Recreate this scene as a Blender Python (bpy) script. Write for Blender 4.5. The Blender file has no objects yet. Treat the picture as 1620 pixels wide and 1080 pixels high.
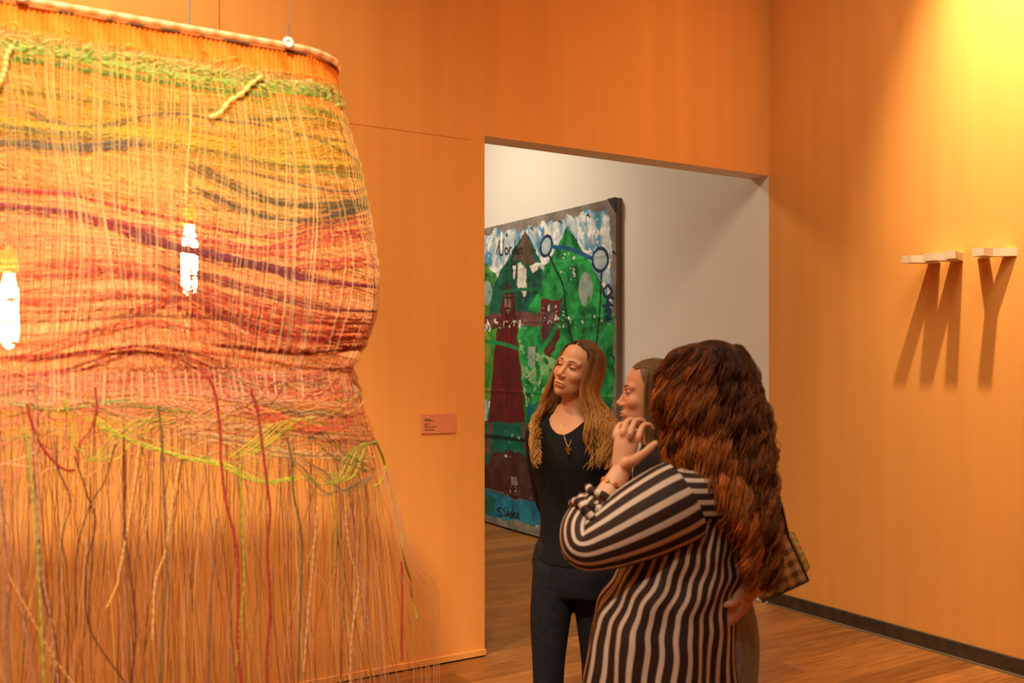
import bpy, bmesh, math, random
import numpy as np
from mathutils import Vector, Matrix

# ------------------------------------------------------------------ camera, light, exposure
scene = bpy.context.scene
COL = scene.collection
RNG = np.random.default_rng(7)
random.seed(7)

CAM = np.array((-4.72, -4.50, 1.60))
YAW = math.radians(31.37)
FPX = 1517.0
HORIZON = 569.0
FWD = np.array((math.sin(YAW), math.cos(YAW), 0.0))
RGT = np.array((math.cos(YAW), -math.sin(YAW), 0.0))
UP = np.array((0.0, 0.0, 1.0))

cam_data = bpy.data.cameras.new('camera')
cam_data.sensor_width = 36.0
cam_data.lens = FPX / 1620.0 * 36.0
cam_data.shift_y = 29.0 / 1620.0
cam_data.clip_start = 0.05
cam_data.dof.use_dof = True
cam_data.dof.focus_distance = 5.2
cam_data.dof.aperture_fstop = 3.2
cam = bpy.data.objects.new('camera', cam_data)
cam.location = CAM
cam.rotation_euler = (math.pi / 2, 0, -YAW)
COL.objects.link(cam)
scene.camera = cam

vs = scene.view_settings
vs.view_transform = 'Standard'
vs.look = 'None'
vs.gamma = 1.0
vs.use_curve_mapping = False
vs.exposure = 0.12
scene.cycles.max_bounces = 8
scene.cycles.diffuse_bounces = 4
scene.cycles.glossy_bounces = 2
scene.cycles.transmission_bounces = 4
scene.cycles.transparent_max_bounces = 6
scene.cycles.use_adaptive_sampling = True
scene.cycles.adaptive_threshold = 0.04

world = bpy.data.worlds.new('world')
scene.world = world
world.use_nodes = True
world.node_tree.nodes['Background'].inputs[0].default_value = (0.9, 0.6, 0.35, 1)
world.node_tree.nodes['Background'].inputs[1].default_value = 0.02


def spot(name, loc, aim, power, cone, blend, radius, color):
    d = bpy.data.lights.new(name, 'SPOT')
    d.energy = power; d.spot_size = math.radians(cone); d.spot_blend = blend
    d.shadow_soft_size = radius; d.color = color
    o = bpy.data.objects.new(name, d)
    o.location = loc
    o.rotation_euler = (Vector(aim) - Vector(loc)).to_track_quat('-Z', 'Y').to_euler()
    COL.objects.link(o)
    return o


def area(name, loc, aim, power, sx, sy, color):
    d = bpy.data.lights.new(name, 'AREA')
    d.shape = 'RECTANGLE'; d.size = sx; d.size_y = sy
    d.energy = power; d.color = color
    o = bpy.data.objects.new(name, d)
    o.location = loc
    o.rotation_euler = (Vector(aim) - Vector(loc)).to_track_quat('-Z', 'Y').to_euler()
    COL.objects.link(o)
    return o

WARM = (1.0, 0.84, 0.60)
# track spot that grazes the right wall and draws the M and Y shadows
spot('track_spot_letters', (-0.86, -1.86, 5.0), (0.0, -1.98, 3.15), 1150, 62, 1.0, 0.045, (1.0, 0.80, 0.50))
# track spots of the orange room, and a soft fill added for the right wall
spot('track_spot_back_wall', (-4.9, -1.35, 4.9), (-4.6, 0.0, 1.0), 500, 110, 1.0, 0.12, WARM)
spot('track_spot_weaving', (-5.3, -4.3, 4.9), (-4.5, -2.0, 1.75), 1450, 46, 1.0, 0.12, WARM)
spot('fill_spot_right_wall', (-1.6, -2.6, 4.9), (0.0, -1.2, 1.9), 200, 110, 1.0, 0.55, WARM)
# overhead ambient fill added to the orange room, not a known fitting
area('ambient_fill_orange_room', (-4.2, -4.0, 5.1), (-4.2, -4.0, 0), 85, 3.0, 3.0, WARM)
# next room: track spot on the painted tarp, and its ceiling light
spot('track_spot_tarp', (-2.3, 2.9, 4.9), (-0.1, 3.1, 1.9), 210, 80, 1.0, 0.1, (1.0, 0.86, 0.66))
area('ceiling_light_next_room', (-2.3, 3.0, 5.1), (-2.3, 3.0, 0), 95, 1.2, 1.2, (1.0, 0.84, 0.62))

# ------------------------------------------------------------------ helpers

def ray(px, py):
    return FWD + RGT * ((px - 810.0) / FPX) + UP * ((HORIZON - py) / FPX)


def on_plane_x(px, py, x):
    d = ray(px, py); return CAM + d * ((x - CAM[0]) / d[0])


def on_plane_y(px, py, y):
    d = ray(px, py); return CAM + d * ((y - CAM[1]) / d[1])


def at_depth(px, py, dep):
    return CAM + ray(px, py) * dep


def project(p):
    q = np.asarray(p) - CAM
    dz = q @ FWD
    return 810 + FPX * (q @ RGT) / dz, HORIZON - FPX * q[..., 2] / dz


class MB:
    """collects geometry for ONE mesh object"""
    def __init__(self):
        self.v = []; self.q = []; self.t = []; self.c = []; self.uv = []; self.n = 0; self.mi = []

    def add(self, v, quads=None, tris=None, col=None, uv=None):
        v = np.asarray(v, float).reshape(-1, 3)
        if quads is not None and len(quads): self.q.append(np.asarray(quads, int) + self.n)
        if tris is not None and len(tris): self.t.append(np.asarray(tris, int) + self.n)
        self.v.append(v)
        if col is None: col = np.ones((len(v), 3))
        col = np.asarray(col, float)
        if col.ndim == 1: col = np.tile(col, (len(v), 1))
        self.c.append(col)
        self.uv.append(np.zeros((len(v), 2)) if uv is None else np.asarray(uv, float))
        self.n += len(v)
        return self

    def box(self, lo, hi, col=None):
        x0, y0, z0 = lo; x1, y1, z1 = hi
        v = [(x0,y0,z0),(x1,y0,z0),(x1,y1,z0),(x0,y1,z0),(x0,y0,z1),(x1,y0,z1),(x1,y1,z1),(x0,y1,z1)]
        q = [(0,3,2,1),(4,5,6,7),(0,1,5,4),(1,2,6,5),(2,3,7,6),(3,0,4,7)]
        return self.add(v, quads=q, col=col)

    def arrays(self):
        v = np.concatenate(self.v)
        q = np.concatenate(self.q) if self.q else np.zeros((0, 4), int)
        t = np.concatenate(self.t) if self.t else np.zeros((0, 3), int)
        return v, q, t, np.concatenate(self.c), np.concatenate(self.uv)

    def mesh(self, name, mats, smooth=False, use_col=False, use_uv=False, face_mat=None):
        v, q, t, c, uv = self.arrays()
        me = bpy.data.meshes.new(name)
        me.vertices.add(len(v)); me.vertices.foreach_set('co', v.astype(np.float32).ravel())
        loops = np.concatenate([q.ravel(), t.ravel()]).astype(np.int32)
        starts = np.concatenate([np.arange(len(q)) * 4, len(q) * 4 + np.arange(len(t)) * 3]).astype(np.int32)
        me.loops.add(len(loops)); me.loops.foreach_set('vertex_index', loops)
        me.polygons.add(len(starts)); me.polygons.foreach_set('loop_start', starts)
        me.polygons.foreach_set('use_smooth', np.full(len(starts), smooth))
        if not isinstance(mats, (list, tuple)): mats = [mats]
        for m in mats: me.materials.append(m)
        if face_mat is not None: me.polygons.foreach_set('material_index', np.asarray(face_mat, np.int32))
        if use_col:
            a = me.color_attributes.new('tint', 'FLOAT_COLOR', 'POINT')
            a.data.foreach_set('color', np.concatenate([c, np.ones((len(c), 1))], 1).astype(np.float32).ravel())
        if use_uv:
            l = me.uv_layers.new(name='map')
            l.data.foreach_set('uv', uv[loops].astype(np.float32).ravel())
        me.update(calc_edges=True)
        me.validate()
        return me

    def obj(self, name, mats, parent=None, **kw):
        o = bpy.data.objects.new(name, self.mesh(name, mats, **kw))
        COL.objects.link(o)
        if parent is not None: o.parent = parent
        return o


def tag(o, label=None, category=None, group=None, kind=None):
    if label: o['label'] = label
    if category: o['category'] = category
    if group: o['group'] = group
    if kind: o['kind'] = kind
    return o


def empty(name, loc, rz=0.0):
    o = bpy.data.objects.new(name, None)
    o.empty_display_size = 0.1
    o.location = loc; o.rotation_euler = (0, 0, rz)
    COL.objects.link(o)
    return o


def unit(a, axis=-1):
    return a / np.maximum(np.linalg.norm(a, axis=axis, keepdims=True), 1e-9)


def tubes(mb, paths, rad, sides=3, cols=None, caps=False):
    """paths (N,P,3), rad (N,P) or scalar, cols (N,P,3) or (N,3)"""
    paths = np.asarray(paths, float)
    if paths.ndim == 2: paths = paths[None]
    N, P, _ = paths.shape
    rad = np.broadcast_to(np.asarray(rad, float), (N, P)) if np.ndim(rad) != 1 or np.shape(rad) == (P,) else np.broadcast_to(np.asarray(rad)[:, None], (N, P))
    t = unit(np.gradient(paths, axis=1))
    ref = np.zeros((N, 1, 3)); m = np.abs(t.mean(1)); k = m.argmin(1); ref[np.arange(N), 0, k] = 1
    a = unit(np.cross(t, np.broadcast_to(ref, t.shape))); b = np.cross(t, a)
    ang = np.arange(sides) * 2 * math.pi / sides
    v = paths[:, :, None, :] + rad[:, :, None, None] * (a[:, :, None, :] * np.cos(ang)[None, None, :, None] + b[:, :, None, :] * np.sin(ang)[None, None, :, None])
    idx = np.arange(N * P * sides).reshape(N, P, sides)
    nx = np.roll(idx, -1, axis=2)
    q = np.stack([idx[:, :-1], nx[:, :-1], nx[:, 1:], idx[:, 1:]], -1).reshape(-1, 4)
    c = None
    if cols is not None:
        cols = np.asarray(cols, float)
        if cols.ndim == 1: cols = np.broadcast_to(cols, (N, P, 3))
        if cols.ndim == 2: cols = np.broadcast_to(cols[:, None, :], (N, P, 3))
        c = np.broadcast_to(cols[:, :, None, :], (N, P, sides, 3)).reshape(-1, 3)
    tris = None
    if caps and sides >= 3:
        tr = []
        for n in range(N):
            for s in range(1, sides - 1):
                tr.append((idx[n, 0, 0], idx[n, 0, s + 1], idx[n, 0, s])); tr.append((idx[n, -1, 0], idx[n, -1, s], idx[n, -1, s + 1]))
        tris = tr
    mb.add(v.reshape(-1, 3), quads=q, tris=tris, col=c)
    return mb


def spline(pts, n):
    """Catmull-Rom through pts (K,D), n samples"""
    p = np.asarray(pts, float)
    if len(p) == 2:
        return p[0] + (p[1] - p[0]) * np.linspace(0, 1, n)[:, None]
    p = np.concatenate([[2 * p[0] - p[1]], p, [2 * p[-1] - p[-2]]])
    K = len(p) - 3
    u = np.linspace(0, K - 1e-9, n); i = u.astype(int); f = (u - i)[:, None]
    a, b, c, d = p[i], p[i + 1], p[i + 2], p[i + 3]
    return 0.5 * (2 * b + (c - a) * f + (2 * a - 5 * b + 4 * c - d) * f**2 + (3 * b - 3 * c + d - a) * f**3)


def lathe(mb, prof, origin=(0, 0, 0), n=20, col=None):
    """prof list of (r,z)"""
    prof = np.asarray(prof, float); P = len(prof)
    a = np.arange(n) * 2 * math.pi / n
    v = np.stack([prof[:, 0:1] * np.cos(a), prof[:, 0:1] * np.sin(a), np.repeat(prof[:, 1:2], n, 1)], -1) + np.asarray(origin)
    idx = np.arange(P * n).reshape(P, n); nx = np.roll(idx, -1, 1)
    q = np.stack([idx[:-1], nx[:-1], nx[1:], idx[1:]], -1).reshape(-1, 4)
    return mb.add(v.reshape(-1, 3), quads=q, col=col)


def wave_noise(x, seed, octaves=3, base=1.0):
    """smooth pseudo noise of an array, about -1..1"""
    r = np.random.default_rng(seed); y = 0; w = 0
    for o in range(octaves):
        for _ in range(3):
            y = y + np.sin(x * base * (2**o) * r.uniform(0.6, 1.5) + r.uniform(0, 6.28)) * 0.6**o; 
        w += 1.7 * 0.6**o
    return y / w

# ------------------------------------------------------------------ materials
MATS = {}

def srgb(r, g, b):
    f = lambda c: (c / 255 / 12.92) if c / 255 <= 0.04045 else ((c / 255 + 0.055) / 1.055) ** 2.4
    return (f(r), f(g), f(b))


def mat(name, color=(0.8, 0.8, 0.8), rough=0.6, spec=0.4, metal=0.0, attr=False, noise=None, bump=None, translucent=0.0, transparent=0.0, emit=None, sheen=0.0, aniso=None):
    if name in MATS: return MATS[name]
    m = bpy.data.materials.new(name); m.use_nodes = True
    nt = m.node_tree; N = nt.nodes; L = nt.links
    bs = N['Principled BSDF']; out = N['Material Output']
    bs.inputs['Base Color'].default_value = (*color, 1)
    bs.inputs['Roughness'].default_value = rough
    bs.inputs['Specular IOR Level'].default_value = spec
    bs.inputs['Metallic'].default_value = metal
    if sheen: bs.inputs['Sheen Weight'].default_value = sheen
    csock = None
    if attr:
        a = N.new('ShaderNodeAttribute'); a.attribute_name = 'tint'; csock = a.outputs['Color']
    tc = N.new('ShaderNodeTexCoord')
    if noise:  # (scale, amount, stretch)
        sc, am, st = noise
        mp = N.new('ShaderNodeMapping'); mp.inputs['Scale'].default_value = st
        L.new(tc.outputs['Object'], mp.inputs['Vector'])
        nz = N.new('ShaderNodeTexNoise'); nz.inputs['Scale'].default_value = sc; nz.inputs['Detail'].default_value = 5
        L.new(mp.outputs[0], nz.inputs['Vector'])
        mr = N.new('ShaderNodeMapRange'); mr.inputs['From Min'].default_value = 0.3; mr.inputs['From Max'].default_value = 0.7
        mr.inputs['To Min'].default_value = 1 - am; mr.inputs['To Max'].default_value = 1 + am
        L.new(nz.outputs['Fac'], mr.inputs['Value'])
        mx = N.new('ShaderNodeMix'); mx.data_type = 'RGBA'; mx.blend_type = 'MULTIPLY'; mx.inputs['Factor'].default_value = 1
        if csock is None:
            mx.inputs['A'].default_value = (*color, 1)
        else:
            L.new(csock, mx.inputs['A'])
        L.new(mr.outputs[0], mx.inputs['B'])
        csock = mx.outputs['Result']
    if csock is not None: L.new(csock, bs.inputs['Base Color'])
    if bump:  # (scale, strength, distance)
        nz2 = N.new('ShaderNodeTexNoise'); nz2.inputs['Scale'].default_value = bump[0]; nz2.inputs['Detail'].default_value = 3
        L.new(tc.outputs['Object'], nz2.inputs['Vector'])
        bp = N.new('ShaderNodeBump'); bp.inputs['Strength'].default_value = bump[1]; bp.inputs['Distance'].default_value = bump[2]
        L.new(nz2.outputs['Fac'], bp.inputs['Height']); L.new(bp.outputs[0], bs.inputs['Normal'])
    sh = bs.outputs[0]
    if translucent:
        tr = N.new('ShaderNodeBsdfTranslucent'); mxs = N.new('ShaderNodeMixShader'); mxs.inputs[0].default_value = translucent
        if csock is not None: L.new(csock, tr.inputs['Color'])
        else: tr.inputs['Color'].default_value = (*color, 1)
        L.new(sh, mxs.inputs[1]); L.new(tr.outputs[0], mxs.inputs[2]); sh = mxs.outputs[0]
    if transparent:
        tp = N.new('ShaderNodeBsdfTransparent'); mxs = N.new('ShaderNodeMixShader'); mxs.inputs[0].default_value = transparent
        L.new(sh, mxs.inputs[1]); L.new(tp.outputs[0], mxs.inputs[2]); sh = mxs.outputs[0]
    if emit:
        bs.inputs['Emission Color'].default_value = (*emit[0], 1); bs.inputs['Emission Strength'].default_value = emit[1]
    L.new(sh, out.inputs['Surface'])
    MATS[name] = m
    return m


def stripe_mat(name, dark, light, axis, period, frac, wobble=0.15):
    m = bpy.data.materials.new(name); m.use_nodes = True
    nt = m.node_tree; N = nt.nodes; L = nt.links; bs = N['Principled BSDF']
    uv = N.new('ShaderNodeUVMap'); uv.uv_map = 'map'
    sp = N.new('ShaderNodeSeparateXYZ'); L.new(uv.outputs[0], sp.inputs[0])
    d = N.new('ShaderNodeMath'); d.operation = 'DIVIDE'; d.inputs[1].default_value = period; L.new(sp.outputs[axis], d.inputs[0])
    f = N.new('ShaderNodeMath'); f.operation = 'FRACT'; L.new(d.outputs[0], f.inputs[0])
    r = N.new('ShaderNodeValToRGB'); r.color_ramp.interpolation = 'LINEAR'
    e = r.color_ramp.elements
    e[0].position = 0.0; e[0].color = (*dark, 1)
    e[1].position = (1 - frac) / 2; e[1].color = (*dark, 1)
    for pos, c in (((1 - frac) / 2 + 0.05, light), ((1 + frac) / 2 - 0.05, light), ((1 + frac) / 2, dark)):
        k = e.new(pos); k.color = (*c, 1)
    L.new(f.outputs[0], r.inputs[0]); L.new(r.outputs[0], bs.inputs['Base Color'])
    bs.inputs['Roughness'].default_value = 0.7; bs.inputs['Specular IOR Level'].default_value = 0.25
    return m


def gingham_mat(name, dark, light, period):
    m = bpy.data.materials.new(name); m.use_nodes = True
    nt = m.node_tree; N = nt.nodes; L = nt.links; bs = N['Principled BSDF']
    uv = N.new('ShaderNodeUVMap'); uv.uv_map = 'map'
    sp = N.new('ShaderNodeSeparateXYZ'); L.new(uv.outputs[0], sp.inputs[0])
    s = []
    for ax in (0, 1):
        d = N.new('ShaderNodeMath'); d.operation = 'DIVIDE'; d.inputs[1].default_value = period; L.new(sp.outputs[ax], d.inputs[0])
        f = N.new('ShaderNodeMath'); f.operation = 'FRACT'; L.new(d.outputs[0], f.inputs[0])
        g = N.new('ShaderNodeMath'); g.operation = 'GREATER_THAN'; g.inputs[1].default_value = 0.5; L.new(f.outputs[0], g.inputs[0])
        s.append(g)
    a = N.new('ShaderNodeMath'); a.operation = 'ADD'; L.new(s[0].outputs[0], a.inputs[0]); L.new(s[1].outputs[0], a.inputs[1])
    h = N.new('ShaderNodeMath'); h.operation = 'DIVIDE'; h.inputs[1].default_value = 2; L.new(a.outputs[0], h.inputs[0])
    mx = N.new('ShaderNodeMix'); mx.data_type = 'RGBA'; mx.inputs['A'].default_value = (*dark, 1); mx.inputs['B'].default_value = (*light, 1)
    L.new(h.outputs[0], mx.inputs['Factor']); L.new(mx.outputs['Result'], bs.inputs['Base Color'])
    bs.inputs['Roughness'].default_value = 0.6
    return m


def wood_mat(name, base, dark):
    m = bpy.data.materials.new(name); m.use_nodes = True
    nt = m.node_tree; N = nt.nodes; L = nt.links; bs = N['Principled BSDF']
    tc = N.new('ShaderNodeTexCoord'); oi = N.new('ShaderNodeObjectInfo')
    mul = N.new('ShaderNodeVectorMath'); mul.operation = 'SCALE'; mul.inputs['Scale'].default_value = 37.0
    cb = N.new('ShaderNodeCombineXYZ')
    for i in range(3): L.new(oi.outputs['Random'], cb.inputs[i])
    L.new(cb.outputs[0], mul.inputs[0])
    mp = N.new('ShaderNodeMapping'); mp.inputs['Scale'].default_value = (1.2, 16, 1)
    L.new(tc.outputs['Object'], mp.inputs['Vector'])
    ad = N.new('ShaderNodeVectorMath'); ad.operation = 'ADD'; L.new(mp.outputs[0], ad.inputs[0]); L.new(mul.outputs[0], ad.inputs[1])
    nz = N.new('ShaderNodeTexNoise'); nz.inputs['Scale'].default_value = 3; nz.inputs['Detail'].default_value = 7; nz.inputs['Distortion'].default_value = 0.6
    L.new(ad.outputs[0], nz.inputs['Vector'])
    r = N.new('ShaderNodeValToRGB'); e = r.color_ramp.elements
    e[0].position = 0.33; e[0].color = (*dark, 1); e[1].position = 0.68; e[1].color = (*base, 1)
    L.new(nz.outputs['Fac'], r.inputs[0])
    mr = N.new('ShaderNodeMapRange'); mr.inputs['To Min'].default_value = 0.72; mr.inputs['To Max'].default_value = 1.25
    L.new(oi.outputs['Random'], mr.inputs['Value'])
    mx = N.new('ShaderNodeMix'); mx.data_type = 'RGBA'; mx.blend_type = 'MULTIPLY'; mx.inputs['Factor'].default_value = 1
    L.new(r.outputs[0], mx.inputs['A']); L.new(mr.outputs[0], mx.inputs['B'])
    L.new(mx.outputs['Result'], bs.inputs['Base Color'])
    bs.inputs['Roughness'].default_value = 0.42; bs.inputs['Specular IOR Level'].default_value = 0.35
    bp = N.new('ShaderNodeBump'); bp.inputs['Strength'].default_value = 0.15; bp.inputs['Distance'].default_value = 0.002
    L.new(nz.outputs['Fac'], bp.inputs['Height']); L.new(bp.outputs[0], bs.inputs['Normal'])
    return m

M_ORANGE = mat('orange_wall_paint', (0.80, 0.355, 0.082), 0.85, 0.2, noise=(1.2, 0.05, (6, 6, 0.3)), bump=(260, 0.25, 0.002))
M_WHITE = mat('white_wall_paint', (0.80, 0.74, 0.66), 0.85, 0.2, bump=(260, 0.2, 0.002))
M_CEIL = mat('ceiling_paint', (0.55, 0.50, 0.45), 0.9, 0.1)
M_WOOD = wood_mat('wood_floor', (0.39, 0.15, 0.034), (0.23, 0.08, 0.016))
M_BASE = mat('dark_metal_baseboard', (0.05, 0.030, 0.014), 0.6, 0.4, noise=(14, 0.35, (1, 1, 1)))
M_LIP = mat('baseboard_lip', (0.20, 0.14, 0.08), 0.5, 0.4)
M_SEAM = mat('seam_filler', (0.50, 0.17, 0.03), 0.9, 0.1)
M_GAP_SHADE = mat('gap_shade', (0.03, 0.02, 0.015), 0.9, 0.1)

# ------------------------------------------------------------------ the rooms
H = 5.2; DOOR_U = -2.15; DOOR_Z = 2.81; T = 0.16
UL, VF, VB = -9.5, -8.5, 6.5

def struct(mb, name, mats, **kw):
    o = mb.obj(name, mats, **kw); o['kind'] = 'structure'; return o

# floor slab, with a sunken field that the planks lie in
PU0, PU1, PV0, PV1 = -6.4, 0.0, -4.7, 3.5
fl = MB()
fl.box((UL, VF, -0.12), (0.1, VB, -0.014))
fl.box((UL, VF, -0.014), (PU0, VB, 0.0)); fl.box((PU0, VF, -0.014), (0, PV0, 0.0)); fl.box((PU0, PV1, -0.014), (0, VB, 0.0))
floor = struct(fl, 'floor', M_WOOD)

def plank_mesh(length, w, name):
    g = 0.0012; b = 0.0015
    x0, x1, y0, y1 = g, length - g, g, w - g
    v = [(x0,y0,-0.012),(x1,y0,-0.012),(x1,y1,-0.012),(x0,y1,-0.012),(x0,y0,-b),(x1,y0,-b),(x1,y1,-b),(x0,y1,-b),
         (x0+b,y0+b,0),(x1-b,y0+b,0),(x1-b,y1-b,0),(x0+b,y1-b,0)]
    q = [(8,9,10,11)] + [(i,(i+1)%4,4+(i+1)%4,4+i) for i in range(4)] + [(4+i,4+(i+1)%4,8+(i+1)%4,8+i) for i in range(4)]
    return MB().add(v, quads=q).mesh(name, M_WOOD)

PW = 0.19
lens = [1.3, 1.75, 2.2, 2.6]
pmesh = {l: plank_mesh(l, PW, 'plank') for l in lens}
cut_cache = {}
v = PV0; r = random.Random(3)
while v < PV1 - 0.01:
    w = min(PW, PV1 - v)
    u = PU0 - r.uniform(0, 1.2); first = True
    while u < PU1 - 0.01:
        l = r.choice(lens); a, b = max(u, PU0), min(u + l, PU1)
        if b - a > 0.02:
            if abs(b - a - l) < 1e-6 and w == PW: me = pmesh[l]
            else: me = plank_mesh(b - a, w, 'plank')
            o = bpy.data.objects.new('plank', me); o.location = (a, v, 0); COL.objects.link(o); o.parent = floor
        u += l
    v += PW

# walls
wb = MB()
wb.box((UL, 0, 0), (DOOR_U, T, H)).box((DOOR_U, 0, DOOR_Z), (0, T, H))
q = np.concatenate(wb.q)
fm = [0 if k % 6 == 2 else 1 for k in range(len(q))]
wall_back = struct(wb, 'wall_back', [M_ORANGE, M_WHITE], face_mat=fm)
struct(MB().box((0, VF, 0), (0.12, 0, H)), 'wall_right', M_ORANGE)
struct(MB().box((0, 0, 0), (0.12, VB, H)), 'wall_right_next_room', M_WHITE)
struct(MB().box((UL - 0.12, VF, 0), (UL, 0, H)), 'wall_left', M_ORANGE)
struct(MB().box((UL - 0.12, 0, 0), (UL, VB, H)), 'wall_left_next_room', M_WHITE)
struct(MB().box((UL, VF - 0.12, 0), (0, VF, H)), 'wall_front', M_ORANGE)
struct(MB().box((UL, VB, 0), (0, VB + 0.12, H)), 'wall_back_next_room', M_WHITE)
struct(MB().box((UL - 0.12, VF - 0.12, H), (0.12, VB + 0.12, H + 0.1)), 'ceiling', M_CEIL)

# thin joint lines between the boards of the back wall
p = on_plane_y(347, 20, 0)
MB().box((p[0] - 0.002, -0.0012, 1.7), (p[0] + 0.002, 0.0, H)).obj('board_joint', M_SEAM, parent=wall_back)
p = on_plane_y(575, 198, 0); p2 = on_plane_y(745, 216, 0)
MB().box((p[0] - 1.2, -0.0010, p[2] - 0.0012), (p2[0], 0.0, p[2] + 0.0012)).obj('board_joint', M_SEAM, parent=wall_back)

# skirting of the back wall: low orange strip; shade of the gap below painted as a dark strip
sk = MB().box((UL, -0.012, 0.010), (DOOR_U + 0.004, 0.0, 0.040))
bb = struct(sk, 'baseboard_back', M_ORANGE)
MB().box((UL, -0.004, 0.0), (DOOR_U, 0.0, 0.010)).obj('gap_shade_strip', M_GAP_SHADE, parent=bb)

# dark metal skirting of the right wall, in lengths
jv = [0.0] + [on_plane_x(px, 985, 0)[1] for px in (1320, 1369)] + [-3.6, -6.0, VF]
base_r = struct(MB().box((-0.022, VF, 0.0), (0, 0, 0.010)), 'baseboard_right', M_LIP)
for a, b in zip(jv[:-1], jv[1:]):
    m = MB(); y0, y1 = b + 0.002, a - 0.002
    v = [(-0.012,y0,0.010),(-0.012,y1,0.010),(-0.012,y1,0.086),(-0.012,y0,0.086),(-0.009,y0,0.090),(-0.009,y1,0.090),(0,y0,0.010),(0,y1,0.010),(0,y1,0.090),(0,y0,0.090)]
    m.add(v, quads=[(0,3,2,1),(3,4,5,2),(4,9,8,5),(0,6,9,3),(1,2,8,7)], tris=[(3,9,4),(2,5,8)])
    m.obj('baseboard_length', M_BASE, parent=base_r)

# ------------------------------------------------------------------ letter blocks on the right wall
M_BLOCK = mat('pale_wood_block', (0.72, 0.56, 0.38), 0.7, 0.2, noise=(30, 0.06, (1, 1, 1)))

def letter_prism(name, outline, z0, z1, label):
    """outline: (v along the wall, distance out of the wall)"""
    bm = bmesh.new()
    lo = [bm.verts.new((-s_, v_, z0)) for v_, s_ in outline]; hi = [bm.verts.new((-s_, v_, z1)) for v_, s_ in outline]
    n = len(lo); bm.faces.new(lo); bm.faces.new(hi)
    for k in range(n): bm.faces.new((lo[k], lo[(k + 1) % n], hi[(k + 1) % n], hi[k]))
    bmesh.ops.recalc_face_normals(bm, faces=bm.faces)
    me = bpy.data.meshes.new(name); bm.to_mesh(me); bm.free(); me.materials.append(M_BLOCK)
    o = bpy.data.objects.new(name, me); COL.objects.link(o)
    return tag(o, label, 'wall letter', 'pale letter blocks on the right wall')

def cross2(a, b, c, d):
    a, b, c, d = map(np.array, (a, b, c, d)); r_, s_ = b - a, d - c
    return tuple(a + r_ * ((c - a)[0] * s_[1] - (c - a)[1] * s_[0]) / (r_[0] * s_[1] - r_[1] * s_[0]))

wv = lambda px: on_plane_x(px, 400, 0)[1]
D = 0.165; ZB = 2.128
f1, a1, f2, a2, f3 = wv(1464), wv(1480), wv(1499), wv(1515), wv(1533)
h = 0.031
letter_prism('letter_block', [(f1 + h, D), (a1 + h, 0), (a1 - h, 0), cross2((a1 - h, 0), (f2 - h, D), (a2 + h, 0), (f2 + h, D)), (a2 + h, 0), (a2 - h, 0), (f3 - h, D), (f3 + h, D),
              cross2((f3 + h, D), (a2 + h, 0), (f2 - h, D), (a2 - h, 0)), (f2 - h, D), (f2 + h, D), cross2((f2 + h, D), (a1 + h, 0), (f1 - h, D), (a1 - h, 0)), (f1 - h, D)], ZB, ZB + 0.04,
             'pale zigzag wall block whose shadow below reads as the letter M')
y1, y2 = wv(1555), wv(1600); yc = (y1 + y2) / 2; J = 0.5 * D
letter_prism('letter_block', [(y1 + h, 0), (y1 - h, 0), cross2((y1 - h, 0), (yc - h, J), (y2 + h, 0), (yc + h, J)), (y2 + h, 0), (y2 - h, 0), (yc - h, J), (yc - h, D), (yc + h, D), (yc + h, J)], ZB, ZB + 0.04,
             'pale forked wall block whose shadow below reads as the letter Y')

# ------------------------------------------------------------------ wall label beside the doorway
M_LABEL = mat('pink_label_card', (0.70, 0.24, 0.11), 0.6, 0.3)
M_INK = mat('label_ink', (0.10, 0.03, 0.02), 0.8, 0.1)
p0 = on_plane_y(666, 655, 0); p1 = on_plane_y(720, 684, 0)
lb = empty('wall_label', ((p0[0] + p1[0]) / 2, 0, (p0[2] + p1[2]) / 2))
tag(lb, 'small pinkish caption card on the orange wall left of the doorway', 'wall label')
w2, h2 = (p1[0] - p0[0]) / 2, (p0[2] - p1[2]) / 2
MB().box((-w2, -0.006, -h2), (w2, 0, h2)).obj('card', M_LABEL, parent=lb)
ink = MB(); rr = random.Random(5)
for (k, ln, hgt) in ((0.27, 0.17, 0.0055), (0.35, 0.26, 0.004), (0.50, 0.16, 0.004), (0.58, 0.06, 0.004), (0.66, 0.34, 0.004), (0.80, 0.28, 0.004)):
    z = h2 - k * 2 * h2; x = -w2 + 0.095 * 2 * w2; end = x + ln * 2 * w2
    while x < end:
        w = min(rr.uniform(0.004, 0.014), end - x)
        ink.box((x, -0.0066, z - hgt / 2), (x + w, -0.006, z + hgt / 2)); x += w + 0.0025
ink.obj('printed_lines', M_INK, parent=lb)

# ------------------------------------------------------------------ painted tarp in the next room
TX = -0.055
V0 = on_plane_x(975, 400, TX)[1]; V1 = V0 + 3.0
Z0, Z1 = 0.02, on_plane_x(975, 313, TX)[2]
NV, NZ = 330, 420
gv = np.linspace(V0, V1, NV); gz = np.linspace(Z0, Z1, NZ)
GV, GZ = np.meshgrid(gv, gz, indexing='ij')

def tv(px, py):
    p = on_plane_x(px, py, TX); return (p[1], p[2])
A = lambda cx, cy: tv(750 + cx / 3.0, 200 + cy / 3.0)      # reading notes of the upper half
B = lambda cx, cy: tv(750 + cx / 2.842, 500 + cy / 2.842)  # and of the lower half

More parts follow.
